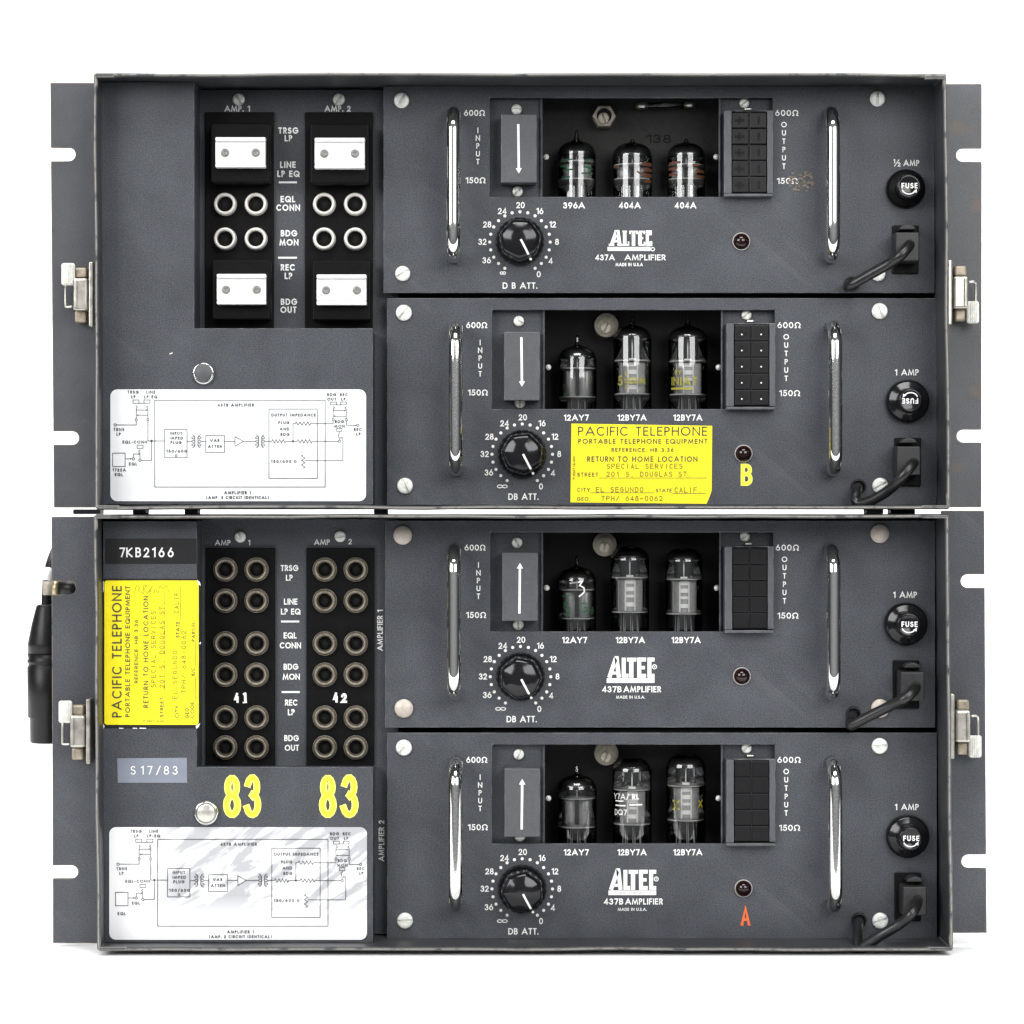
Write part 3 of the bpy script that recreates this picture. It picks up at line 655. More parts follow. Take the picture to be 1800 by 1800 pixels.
    mb = MB(); mb.ribbon([(1317, 198), (1317, 338)], .9, f.at(.0039))
    mb.build('seam_line', PLUGP, op)
    mb = MB(); F = f.at(.0054); dots = MB()
    for cu, cross in ((1300, 1), (1333, 0)):
        for rv in (211.5, 239.8, 268.2, 296.6, 325):
            if cross: mb.ribbon([(cu-6, rv), (cu+6, rv)], 4.5, F)
            mb.ribbon([(cu+(0 if cross else 1), rv-5), (cu+(0 if cross else 1), rv+5)], 3.4, F)
            if P.get('pins'): dots.disc(cu+(0 if cross else 1), rv+2, 1.4, f.at(.0056), 10)
    mb.build('contact_slot', HOLE, op)
    if P.get('pins'): dots.build('contact_pin', ALU, op)
    screw_mb(f, 1308, 182, -.0058, 9, 40).build('screw', SCREW, root)
    mb = MB(); ubox(mb, f, 1309, 189.5, 1321, 193.5, .001, -.0058); mb.build('spring_clip', NICKEL, root, .0004)
    # ---- trimmer nut, glass fuse, side rivet on the inner wall
    nv = 208; c = f.p(1061, nv, -.033); mb = MB(); sides = 6 if P.get('hex') else 40
    mb.lathe([(21.5*S, 0), (21.5*S, .009), (20*S, .0102), (15*S, .0104), (14.5*S, .012), (11.5*S, .0122), (11*S, .0106), (0, .0104)], c, n=sides, smooth=sides > 6); nt = mb.build('trimmer_nut', WASHER, root)
    mb = MB(); mb.lathe([(13.2*S, .0118), (13*S, .0124), (0, .0124)], c, n=28); mb.build('trimmer_ring', HOLE if P.get('hex') else WASHER, nt)
    screw_mb(f, 1061, nv, -.0206, 10, P.get('nuts', 60)).build('trimmer_screw', WASHER, nt)
    if 'fuse' in P:
        fu0, fu1, fv, fv2 = P['fuse']; dd = -.026; a = f.p(fu0, fv, dd); b = f.p(fu1, fv2, dd); ln = b[0]-a[0]
        mb = MB(); mb.tube([a, b], .0015, 18); g = mb.build('glass_fuse', GLASS, root)
        for q0, q1 in ((0, .2), (.8, 1)):
            mb = MB(); mb.tube([tuple(a[k]+(b[k]-a[k])*q for k in range(3)) for q in (q0, q1)], .0018, 18); mb.build('fuse_cap', NICKEL, g)
    for (ru, rv) in ((960, 276), (1259, 276)):
        mb = MB(); c = f.p(ru, rv, -.014); mb.lathe([(.0016, 0), (.0014, .0008), (0, .0012)], c, n=14); mb.build('rivet', SCREW, root)
    # ---- tubes
    for tp in P['tubes']: tube_part(f, root, *tp)
    # ---- attenuator knob
    c = f.p(914, 425, 0); mb = MB(); K = S
    mb.lathe([(42.5*K, .0004), (43*K, .002), (42*K, .0042), (38*K, .0060), (30*K, .0068)], c, n=56)
    n = 7; off = P.get('kr', 0.0); kprof = [(38.5*K, .0062), (38*K, .0100), (37*K, .0148), (35.5*K, .0168), (33.5*K, .0178), (28*K, .0184), (21*K, .0191), (14.5*K, .0197), (8*K, .0199), (0, .0199)]
    def rf(a, t):
        if t < .0075: return 1
        q = ((a-off) % (2*math.pi/n))/(2*math.pi/n); am = .075*max(0, 1-max(0, t-.0165)/.0034); return 1-am*math.sin(math.pi*q)
    mb.lathe(kprof, c, n=112, radf=rf); kn = mb.build('knob', BAKELITE, root)
    mb = MB(); Fk = lambda u, v, e=0.0: (c[0]+(u-914)*S, c[1]-.0199-e, c[2]-(v-425)*S)
    def dome(r):
        for (r1, t1), (r0, t0) in zip(kprof, kprof[1:]):
            if r0/K <= r <= r1/K: return t0+(t1-t0)*(r-r0/K)/((r1-r0)/K)
        return .006
    Fk = lambda u, v, e=0.0: (c[0]+(u-914)*S, c[1]-dome(math.hypot(u-914, v-425))-.0002-e, c[2]-(v-425)*S)
    mb.ribbon([(916+12*k/6, 428+23*k/6) for k in range(7)], 3.6, Fk)
    for (q, dd) in (((932.5, 459.5), .0150),):
        mb.disc(q[0], q[1], 2.3, lambda u, v, e=0.0: (c[0]+(u-914)*S, c[1]-.0150-e, c[2]-(v-425)*S))
    mb.build('pointer_line', WHITEP, kn)
    # ---- pilot lamp
    c = f.p(1303, 424.5, 0); mb = MB(); mb.lathe([(15.6*S, 0), (15.6*S, .0007), (14.9*S, .0010), (14.2*S, .0007), (13*S, 0)], c, n=36); jw = mb.build('pilot_lamp', RINGW, root)
    mb = MB(); mb.lathe([(14.3*S*math.cos(math.radians(a)), .0006+.0040*math.sin(math.radians(a))) for a in range(0, 91, 9)], c, n=36); mb.build('lamp_lens', LENS, jw)
    # ---- fuse holder
    fr = P.get('fr', 38); c = f.p(1590.5+P.get('fx', 0), 332.5, 0); mb = MB()
    mb.lathe([(fr*S, 0), (fr*S, .0030), ((fr-1.5)*S, .0045), ((fr-5)*S, .0054), (25*S, .0060), (23*S, .0066)], c, n=48); fh = mb.build('fuse_holder', BAKELITE if P.get('fgl', 1) else BLACK, root)
    mb = MB(); mb.lathe([(22.5*S, .0058), (22*S, .0115), (20.5*S, .0138), (18.5*S, .0146), (16.5*S, .0142), (0, .0142)], c, n=48); fc = mb.build('fuse_cap', BAKELITE, fh)
    mb = MB(); ro = P.get('frot', 0); ca, sa = math.cos(math.radians(ro)), math.sin(math.radians(ro))
    Ff = lambda u, v, e=0.0: (c[0]+(u*ca+v*sa)*S, c[1]-.0144-e, c[2]-(-u*sa+v*ca)*S)
    text(mb, 'FUSE', 1, -1, 9.5, Ff, .20, 28, .2); a = [(12*math.cos(math.radians(q)), 4+9.5*math.sin(math.radians(q))) for q in range(160, 25, -12)]
    mb.ribbon(a, 2.0, Ff); mb.poly([(13.8, 4.5), (13.2, 11.5), (7.5, 9.0)], Ff, 5e-5); mb.build('fuse_lettering', WHITEP, fc)
    # ---- power inlet and cable grommet
    pm = P.get('plug', (0, 0)); mb = MB(); ubox(mb, f, 1569+pm[0]*.4, 396, 1615+pm[0]*.4, 481, .0022, -.001); ps = mb.build('power_socket', BLACK, root, .0006)
    gu, gv = P['hole']; c = f.p(gu, gv, 0); mb = MB(); mb.lathe([(13*S, 0), (13*S, .0016), (11.5*S, .0024), (9.5*S, .0022), (9*S, .0005)], c, n=28); mb.build('grommet', RUBBER, root)
    # ---- printed lettering
    mb = MB(); A = .165
    om = P.get('letters_dx', 0)
    text(mb, '600@', 834, 198.5, 10.6, T, A, 37); text(mb, '150@', 836, 317, 10.6, T, A, 35)
    vtext(mb, 'INPUT', 840, 229, 284, 9.6, T); mb.build('input_lettering', WHITEP, root); mb = MB()
    text(mb, '600@', 1383, 198.5, 10.6, T, A, 41, .18); text(mb, '150@', 1384, 318, 10.6, T, A, 37); vtext(mb, 'OUTPUT', 1378, 219, 292, 9.6, T); mb.build('output_lettering', WHITEP, root); mb = MB()
    for k in range(21):
        a = math.radians(150-15*k); r = 53.2; mb.disc(914+r*math.sin(a), 425.5-r*math.cos(a), 2.75, T, 14)
    for s_, u, v in (('20', 915, 360.5), ('24', 883, 371), ('16', 949, 371), ('28', 856.5, 394.5), ('12', 971.5, 394.5), ('32', 848, 425), ('8', 979, 425), ('36', 855.5, 457.5), ('4', 968, 458.5), ('0', 947, 482)):
        text(mb, s_, u, v, 10.8, T, .16, None, .10)
    if P['a']: text(mb, '%', 884, 479, 10, T, .16, 11)
    else: text(mb, '%', 879, 481, 11, T, .13, 19)
    if P['a']: text(mb, 'D B ATT.', 914, 502, 11, T, .17, 61)
    else: text(mb, 'DB ATT.', 916, 500, 11.2, T, .165, 53)
    mb.build('dial_lettering', WHITEP, root); mb = MB()
    for s_, u in zip(P['names'], (1009, 1107, 1205)): text(mb, s_, u, 361, 10.8, T, .18, 38 if P['a'] else (44 if s_ == '12AY7' else 51))
    mb.build('tube_name_lettering', WHITEP, root); mb = MB()
    text(mb, P.get('amps', '1 AMP'), 1590+(2 if P['a'] else 0), 287 if P['a'] else 281.5, 10.8, T, .165, 42) if not P['a'] else None
    if P['a']:
        text(mb, 'AMP', 1602, 286.5, 10.5, T, .165, 28); text(mb, '1', 1572, 283.5, 7.5, T, .2); text(mb, '2', 1580.5, 289, 7.5, T, .2); mb.ribbon([(1572.5, 292), (1580, 281)], 1.4, T)
    mb.build('fuse_rating', WHITEP, root); mb = MB()
    if P['logo']:
        if P['a']:
            altec(mb, 1070, 1144, 405.5, 432, T, True); mb.ribbon([(1068, 437.5), (1143.5, 437.5)], 7, T, cap=False); mb.circ(1147.5, 438, 3, 1.5, T)
            text(mb, '437A', 1063.5, 452.5, 10.2, T, .17, 34); text(mb, 'AMPLIFIER', 1134, 452.5, 10.2, T, .17, 72); text(mb, 'MADE IN U.S.A', 1106, 465, 5.8, T, .19, 48)
        else:
            altec(mb, 1066, 1149.5, 392, 427, T, False); mb.ribbon([(1065.5, 432.2), (1149.5, 432.2)], 8.2, T, cap=False); mb.circ(1149.5, 408, 3.6, 1.5, T); mb.disc(1149.5, 408, 1.2, T)
            text(mb, '437B', 1074.5, 447.5, 10.8, T, .18, 34); text(mb, 'AMPLIFIER', 1128, 447.5, 10.8, T, .18, 66); text(mb, 'MADE IN U.S.A.', 1107.5, 461.3, 5.2, T, .17, 51)
    if P['logo']:
        mb.build('maker_logo', WHITEP, root); mb = MB(); q = (1106, 437.5, 4.2, 64) if P['a'] else (1107.5, 432.2, 4.4, 70)
        text(mb, 'LANSING CORPORATION', q[0], q[1], q[2], f.at(.00024), .12, q[3]); mb.build('logo_lettering', GREYP, root)
    return root, f

def power_cord(dx, dy, label, plug, path, rad=9.2):
    f = Frame(1598, 432); root = thing('power_cord', label, 'power cord', (U(1598+dx), 0, V(432+dy)), 'power cords plugged into the amplifiers')
    pu, pv = plug; mb = MB(); ubox(mb, f, 1574.5+pu, 408+pv, 1616+pu, 459+pv, .019, .0024, .97)
    pts = [f.p(1595.5+pu+15*math.cos(math.radians(a)), 404+pv-10*math.sin(math.radians(a)), .014) for a in range(0, 181, 20)]
    mb.prism([(p[0], p[2]) for p in pts], pts[0][1], -.0026); o = mb.build('plug', PLUGR, root, .0011, 3)
    mb = MB(); pts = [f.p(u, v, d) for u, v, d in path]; sp = smooth_path(pts, 8)
    mb.tube(sp, rad*S, 16); mb.build('cable', CABLE, root)
    return root

def r_(n): return [random.uniform(-1, 1) for _ in range(n)]
tA = (1013.5, 249, 34, 'short'); 
green1 = (GPRINT, [('l', (-34, 36), (-10, 35), 2.2), ('l', (16, 36), (34, 35), 2), ('l', (-32, 46), (-20, 47), 4), ('l', (-26, 54), (-8, 53), 3), ('l', (14, 48), (26, 50), 4), ('l', (10, 60), (30, 58), 3), ('l', (-30, 66), (-14, 66), 2.5)])
orange1 = (RPRINT, [('l', (20, 40), (40, 40), 6), ('l', (22, 50), (42, 50), 6), ('l', (20, 60), (42, 60), 7), ('l', (24, 70), (40, 70), 5), ('l', (-40, 44), (-28, 44), 4), ('l', (8, 54), (14, 58), 3)])
amp1, _ = make_amp(0, 0, 'topmost tube amplifier, lettered 437A, with a half amp fuse and a brown scuff mark', dict(
    a=True, logo=True, left=674, slots=(62, 28, 88, 20), sr=13.5, arrow='down', names=('396A', '404A', '404A'), hex=True, nutv=209, nuts=110, fuse=(1118, 1224, 186, 183.5),
    fr=34, fgl=0, fx=1, hole=(1497, 499), s1=0, s2=50, kr=.2,
    tubes=[(1013.5, 249, 34, 'mini', 'tube with green lettering', [green1]), (1111.5, 252, 35, 'round', 'tube with orange lettering', [orange1]),
           (1206, 252, 33.5, 'round', 'tube with orange lettering', [(RPRINT, [('l', (-36, 38), (-14, 37), 4), ('l', (-38, 48), (-22, 48), 5), ('l', (-36, 58), (-20, 58), 5), ('l', (18, 52), (36, 53), 6), ('l', (16, 62), (38, 62), 5), ('l', (12, 42), (20, 42), 4)])])]))
yel2 = (YPRINT, [('t', '0', -12, 86, 8, .16), ('t', '12', -12, 98, 9, .16), ('t', 'ZUM', 8, 98, 11, .2), ('t', '5', -12, 110, 8, .16), ('t', '5', -24, 98, 18, .14)])
yel3 = (YPRINT, [('t', 'RY', -20, 82, 8, .2), ('t', 'INIAT', -10, 98, 15, .18), ('l', (-34, 111), (4, 111), 4)])
amp2, f2 = make_amp(4, 373, 'amplifier bearing the yellow sticker and a painted yellow letter B', dict(
    a=False, logo=False, worn=True, slots=(48, 118, 118, 30), sr=14.2, arrow='down', names=('12AY7', '12BY7A', '12BY7A'), nutv=205, nuts=65, fr=38, frot=180, pins=True, hole=(1505, 482), s1=150, s2=90, kr=.35,
    pv=8, pu=1.5,
    tubes=[(1011, 241, 34, 'short', None, [(GPRINT, [('t', 'T', -27, 72, 8, .14), ('t', 'A', -24, 86, 8, .14)])]), (1107.5, 205, 34, 'tall', 'tall tube with yellow lettering', [yel2]), (1205, 206, 35, 'tall', 'tall tube with yellow lettering', [yel3])]))
three = (WHITEP, [('p', [(-12, 27), (3, 25), (9, 24), (4, 31), (12, 35), (13, 42), (8, 47), (4, 50)], 2.6)])
amp3, f3 = make_amp(1, 764, 'amplifier held by plain round studs, at the top of the lower case', dict(
    a=False, logo=True, studs=True, slots=(0, 0, 0, 0), arrow='up', names=('12AY7', '12BY7A', '12BY7A'), nutv=201, nuts=80, fuse=(1103, 1208, 174, 177), fr=38, hole=(1499, 491), s1=120, s2=95, pv=3, pu=1,
    tubes=[(1013, 243, 34, 'short', 'tube with a white number 3 and green lettering', [three, (GPRINT, [('t', 'S', -20, 72, 26, .10), ('t', 'G', 12, 70, 18, .12), ('t', 'CA', 26, 74, 10, .14), ('l', (-30, 50), (-8, 48), 2)])]),
           (1106, 206, 34, 'none', None, None), (1201, 209, 33, 'none', None, None)]))
wh4 = (WHITEP, [('t', 'Y7A/', -23, 66, 10, .13), ('l', (-34, 74), (-18, 74), 2), ('l', (-34, 82), (-14, 82), 2.2), ('t', 'DQ7', -24, 94, 10, .13), ('t', 'RL', 5, 66, 9.5, .2), ('l', (-5, 80), (16, 80), 2.4)])
amp4, f4 = make_amp(4, 1137, 'lowest amplifier, with a painted orange letter A below its lamp', dict(
    a=False, logo=True, worn=True, slots=(50, 2, 5, 20), sr=14.2, arrow='up', names=('12AY7', '12BY7A', '12BY7A'), nutv=196, nuts=70, fuse=(1127, 1230, 172, 170), fr=38, hole=(1506, 480), s1=70, s2=0, kr=.5, pv=8, pu=2,
    tubes=[(1010, 240, 35, 'short', None, None), (1107, 209, 35, 'none', 'tube with white lettering', [wh4]), (1201.5, 202, 35, 'none', 'tube with a yellow X', [(YPRINT, [('t', 'X', -20, 88, 18, .18), ('t', 'X', 27, 86, 14, .18)])])]))

# scuff on the topmost panel
f1 = Frame(914, 425); mb = MB(); T1 = f1.at(.0003)
for k in range(75):
    a = random.uniform(0, 6.28); r = 23*math.sqrt(random.random()); s_ = random.uniform(1.0, 3.2)
    u, v = 1409+r*math.cos(a), 318+r*.85*math.sin(a); b = random.uniform(0, 3)
    mb.poly([(u+s_*random.uniform(.6, 1.5)*math.cos(b+q*1.05), v+s_*random.uniform(.5, 1)*math.sin(b+q*1.05)) for q in range(6)], T1, k*3e-6)
mb.build('scuff_mark', STAIN, amp1)
# painted letters
def painted(ch, u0, u1, v0, v1, wd, fn, par, outer, inner, name):
    mb = MB(); glyph(mb, ch, u0, u1, v0, v1, wd, fn); o = mb.build(name, outer, par)
    if inner:
        mb = MB(); g = lambda u, v, e=0.0: fn(u, v, e+.0001); glyph(mb, ch, u0+wd*.22, u1-wd*.22, v0+wd*.22, v1-wd*.22, wd*.5, g); mb.build('paint_core', inner, o)
ff = f2
painted('B', 1302-4, 1323-4, 815-373, 854-373, 7.5, ff.at(.0002), amp2, YPAINTL, YPAINT, 'painted_letter')
painted('A', 1302-4, 1319-4, 1594-1137, 1627-1137, 5.0, ff.at(.0002), amp4, OPAINT, None, 'painted_letter')
# yellow address sticker on the second amplifier
mb = sheet(f2, [(u-4, v-373) for u, v in ((1004.5, 744.5), (1130, 746.5), (1252, 748.5), (1251, 862), (1247, 874), (1242, 885.5), (1002.7, 883))], .00025)
st = mb.build('yellow_sticker', YELLOW, amp2)
def sticker1(fn):
    k = MB(); t = MB()
    text(k, 'PACIFIC TELEPHONE', 1129.6, 757.8, 16, fn, .125, 227, .2); text(k, 'PORTABLE TELEPHONE EQUIPMENT', 1130, 775.5, 8.6, fn, .165, 227, .25)
    text(k, 'REFERENCE. HB 3.36', 1129.5, 790.7, 6.8, fn, .17, 109, .3); text(k, 'RETURN TO HOME LOCATION', 1129, 806.7, 9.4, fn, .16, 194, .25)
    text(k, 'STREET', 1033, 834, 6.8, fn, .15, 37, .25); text(k, 'CITY', 1026, 860.7, 6.8, fn, .15, 23, .25); text(k, 'STATE', 1166.7, 862, 6.4, fn, .15, 28, .2); text(k, 'GEO.', 1025.5, 877, 6.8, fn, .15, 23, .25)
    for a, b, v in ((1053, 1242, 840), (1038, 1150, 866), (1181, 1240, 867)): k.ribbon([(a, v), (b, v)], .8, fn)
    text(k, 'P-2267 (6-60)', 1009, 822, 4, fn, .16, 40, .1, rot=90)
    for s_, u, v, w_ in (('SPECIAL SERVICES', 1133, 819.3, 136), ('201 S. DOUGLAS ST.', 1140.7, 833.2, 152), ('EL SEGUNDO', 1089, 860.4, 86), ('CALIF.', 1209.5, 861, 50), ('TPH/ 648-0062', 1111, 875.8, 110)): text(t, s_, u, v, 9.2, fn, .145, w_, mono=.92)
    return k, t
S1 = lambda u, v, e=0.0: f2.p(u-4, v-373, .00042+e)
k, t = sticker1(S1); k.build('sticker_print', INK, st); t.build('typed_address', TYPE, st)

# power cords
power_cord(0, 0, 'power cord of the topmost amplifier, ending left of its half amp fuse', (0, 0), [(1497, 499, .0), (1493, 501, .008), (1491, 504, .014), (1500, 499, .018), (1530, 482, .021), (1562, 464, .025), (1584, 448, .029), (1597, 433, .026), (1599, 430, .018)])
power_cord(4, 373, 'power cord of the amplifier marked B, looping from its plug at lower right', (-2, -1), [(1505, 482, .0), (1502, 488, .010), (1500, 502, .014), (1508, 508, .016), (1530, 501, .020), (1560, 481, .025), (1584, 455, .030), (1599, 438, .028), (1602, 436, .018)])
power_cord(1, 764, 'power cord of the amplifier held by round studs, drooping to lower left', (8, 0), [(1499, 491, .0), (1495, 496, .010), (1494, 503, .014), (1500, 501, .016), (1530, 484, .020), (1565, 464, .025), (1590, 449, .030), (1606, 436, .027), (1609, 434, .018)])
power_cord(4, 1137, 'power cord of the lowest amplifier, hanging over the bottom lip of the case', (9, 0), [(1506, 480, .0), (1504, 486, .012), (1503, 506, .022), (1506, 514, .026), (1518, 506, .026), (1545, 488, .026), (1578, 466, .029), (1598, 446, .032), (1607, 434, .027), (1609, 432, .018)])

# ================================================================== jack panels
def diagram(mb, mk, F, ox, oy, lower):
    g = lambda u, v, e=0.0: F(u+ox, v+oy, e)
    W_ = 1.15
    def ln(*p): mb.ribbon(list(p), W_, g)
    def bx(a, b, c, d_): mb.ribbon([(a, b), (c, b), (c, d_), (a, d_)], W_, g, True)
    def t(s_, u, v, h=5.4, w_=None): text(mk, s_, u, v, h, g, .22, w_, .26)
    def zig(a, b, v, n=4, vert=False):
        pts = [(a, v)]; L_ = b-a
        for k in range(2*n): pts.append((a+L_*(k+.5)/(2*n), v+(-3.2 if k % 2 == 0 else 3.2)))
        pts.append((b, v)); mb.ribbon([(y, x) for x, y in pts] if vert else pts, W_, g)
    t('TRSG', 234, 689.2); t('LP', 234.5, 697.5); t('LINE', 265, 689.2); t('LP-EQ', 265, 697.5)
    bx(233.7, 703, 244.2, 708.7); bx(253, 703, 263.7, 708.7); ln((244.2, 708.7), (253, 708.7))
    for a in (239.5, 260): ln((a, 718), (a, 735.5)); mb.circ(a, 737.7, 2.1, W_, g)
    ln((239, 713), (241.5, 715.5), (239.5, 718)); ln((260.5, 713), (257.5, 715.5), (260, 718))
    arrow(mb, (240, 720.7), (260, 720.7), W_, 2.4, g); arrow(mb, (260, 729.7), (240, 729.7), W_, 2.4, g)
    ln((239.5, 740), (239.5, 747), (204.8, 747)); mb.circ(202.5, 747, 2.1, W_, g); t('TRNS', 209, 755); t('LP', 208.5, 763.2)
    ln((260, 740), (260, 775), (289.5, 775)); mb.disc(266.3, 775, 2.3, g)
    t('EQL-CONN', 237, 777); bx(241, 782.5, 251.5, 788); ln((246.5, 791), (243.5, 793), (246, 796)); ln((246, 796), (246, 806.5)); mb.circ(246, 809, 2.1, W_, g); ln((248.2, 809), (266.3, 809), (266.3, 775))
    arrow(mb, (234.5, 798), (246, 798), W_, 2.4, g); ln((234.5, 798), (234.5, 804.3)); mb.circ(234.5, 806.5, 2.1, W_, g); arrow(mb, (220, 806.5), (232, 806.5), W_, 2.4, g); bx(198, 796.5, 220, 820)
    t('EQL', 234, 815.5)
    if not lower: t('1722A', 209.5, 826)
    t('EQL', 209, 834)
    bx(272, 703.5, 571.5, 856); t('437B AMPLIFIER', 414.5, 712, 5.6, 64)
    bx(289.5, 754.5, 328.7, 804.5); t('INPUT', 309.5, 761.7); t('IMPED', 310, 770); t('PLUG', 309.5, 778); t('150/600', 310, 793, 5.4, 36); t('@', 309.5, 800.5, 4.6)
    def xf(a):
        for q, sg in ((a, 1), (a+10.5, -1)):
            ln((q-sg*2, 763.8), (q+sg*1.5, 766), (q+sg*2.2, 768)); ln((q-sg*2, 787.4), (q+sg*1.5, 785.5), (q+sg*2.2, 783.5))
            for v in (769.5, 775.7, 782): mb.ribbon([(q+3.2*math.cos(k*.785), v+1.9*math.sin(k*.785)) for k in range(8)], W_, g, True)
            ln((q+sg*2.6, 768), (q+sg*2.6, 783.5))
    xf(340); xf(452); ln((328.7, 775.7), (336, 775.7)); ln((354.5, 775.7), (361.7, 775.7)); bx(361.7, 765.5, 394.5, 795); t('VAR', 377.5, 774.3); t('ATTEN', 378, 784.7)
    ln((394.5, 775.7), (413, 775.7)); mb.ribbon([(413, 767.5), (413, 784.5), (428, 775.7)], W_, g, True); ln((428, 775.7), (448, 775.7)); ln((466, 775.7), (477.5, 775.7))
    bx(472.7, 719, 557.7, 840.7); t('OUTPUT IMPEDANCE', 515.5, 729.5, 5.6, 79); t('PLUG', 499, 743); t('AND', 500, 754); t('BDG', 501, 763.5)
    zig(477.5, 502.5, 775.7); ln((502.5, 775.7), (522.5, 775.7)); mb.disc(515, 775.7, 2.2, g); ln((515, 775.7), (515, 744.5), (519, 744.5)); zig(519, 546, 744.5); ln((546, 744.5), (585.5, 744.5), (585.5, 740))
    zig(522.5, 549, 775.7); ln((549, 775.7), (594.5, 775.7)); mb.circ(596.7, 775.7, 2.1, W_, g)
    t('150/600', 494, 811, 5.4, 36); t('@', 519, 811, 5.0); zig(799.5, 823, 533, 3, True); ln((536, 809.7), (602.7, 809.7), (602.7, 769.5)); arrow(mb, (602.7, 769.5), (597, 769.5), W_, 2.2, g); ln((596.7, 773.5), (594.8, 764), (597, 760))
    t('BDG', 583, 693.7); t('OUT', 583, 701.7); t('REC', 604.5, 693.7); t('LP', 603.5, 701.7); bx(581, 706.7, 591.5, 711.5); bx(598.7, 706.7, 608.7, 711.5); ln((591.5, 711.5), (598.7, 711.5))
    for a in (585.5, 608.7): ln((a, 719), (a, 735.5)); mb.circ(a, 737.7, 2.1, W_, g)
    ln((586, 714.5), (588.5, 717), (585.5, 719)); ln((609, 714.5), (606, 717), (608.7, 719))
    arrow(mb, (586, 721.7), (608, 721.7), W_, 2.4, g); arrow(mb, (608, 731.5), (586, 731.5), W_, 2.4, g)
    ln((608.7, 740), (608.7, 747.5), (626.8, 747.5)); mb.circ(629, 747.5, 2.1, W_, g); t('REC', 629, 755); t('LP', 630, 763); t('BDG', 596.7, 741); t('MON', 596.7, 749); bx(591.7, 753, 601, 758)
    t('AMPLIFIER 1', 417.5, 866, 5.6, 47); t('(AMP. 2 CIRCUIT IDENTICAL)', 417.5, 874.5, 5.4, 110)

def jack(f, par, u, v, white, d=JR+.004):
    mb = MB(); c = f.p(u, v, d); k = S*(D-d)/D
    if white:
        mb.lathe([(20.2*k, -.0015), (20.2*k, .0002), (19.4*k, .0004), (19.2*k, .0026), (18.6*k, .0030), (14.4*k, .0030), (13.7*k, .0025), (13.5*k, -.0030)], c, n=32, caps=False); j = mb.build('jack', RINGW, par)
    else:
        mb.lathe([(21.5*k, -.0015), (21.5*k, .0006), (20.5*k, .0009), (20*k, .0003), (18.8*k, .0002), (18.5*k, .0026), (17*k, .0030), (13.5*k, .0022), (11.8*k, -.0008), (11.5*k, -.0030)], c, n=32, caps=False); j = mb.build('jack', RINGD, par)
    mb = MB(); mb.lathe([(13.6*k, -.0012 if white else -.0016), (0, -.0011 if white else -.0015)], c, n=24); mb.build('jack_hole', HOLE, j)

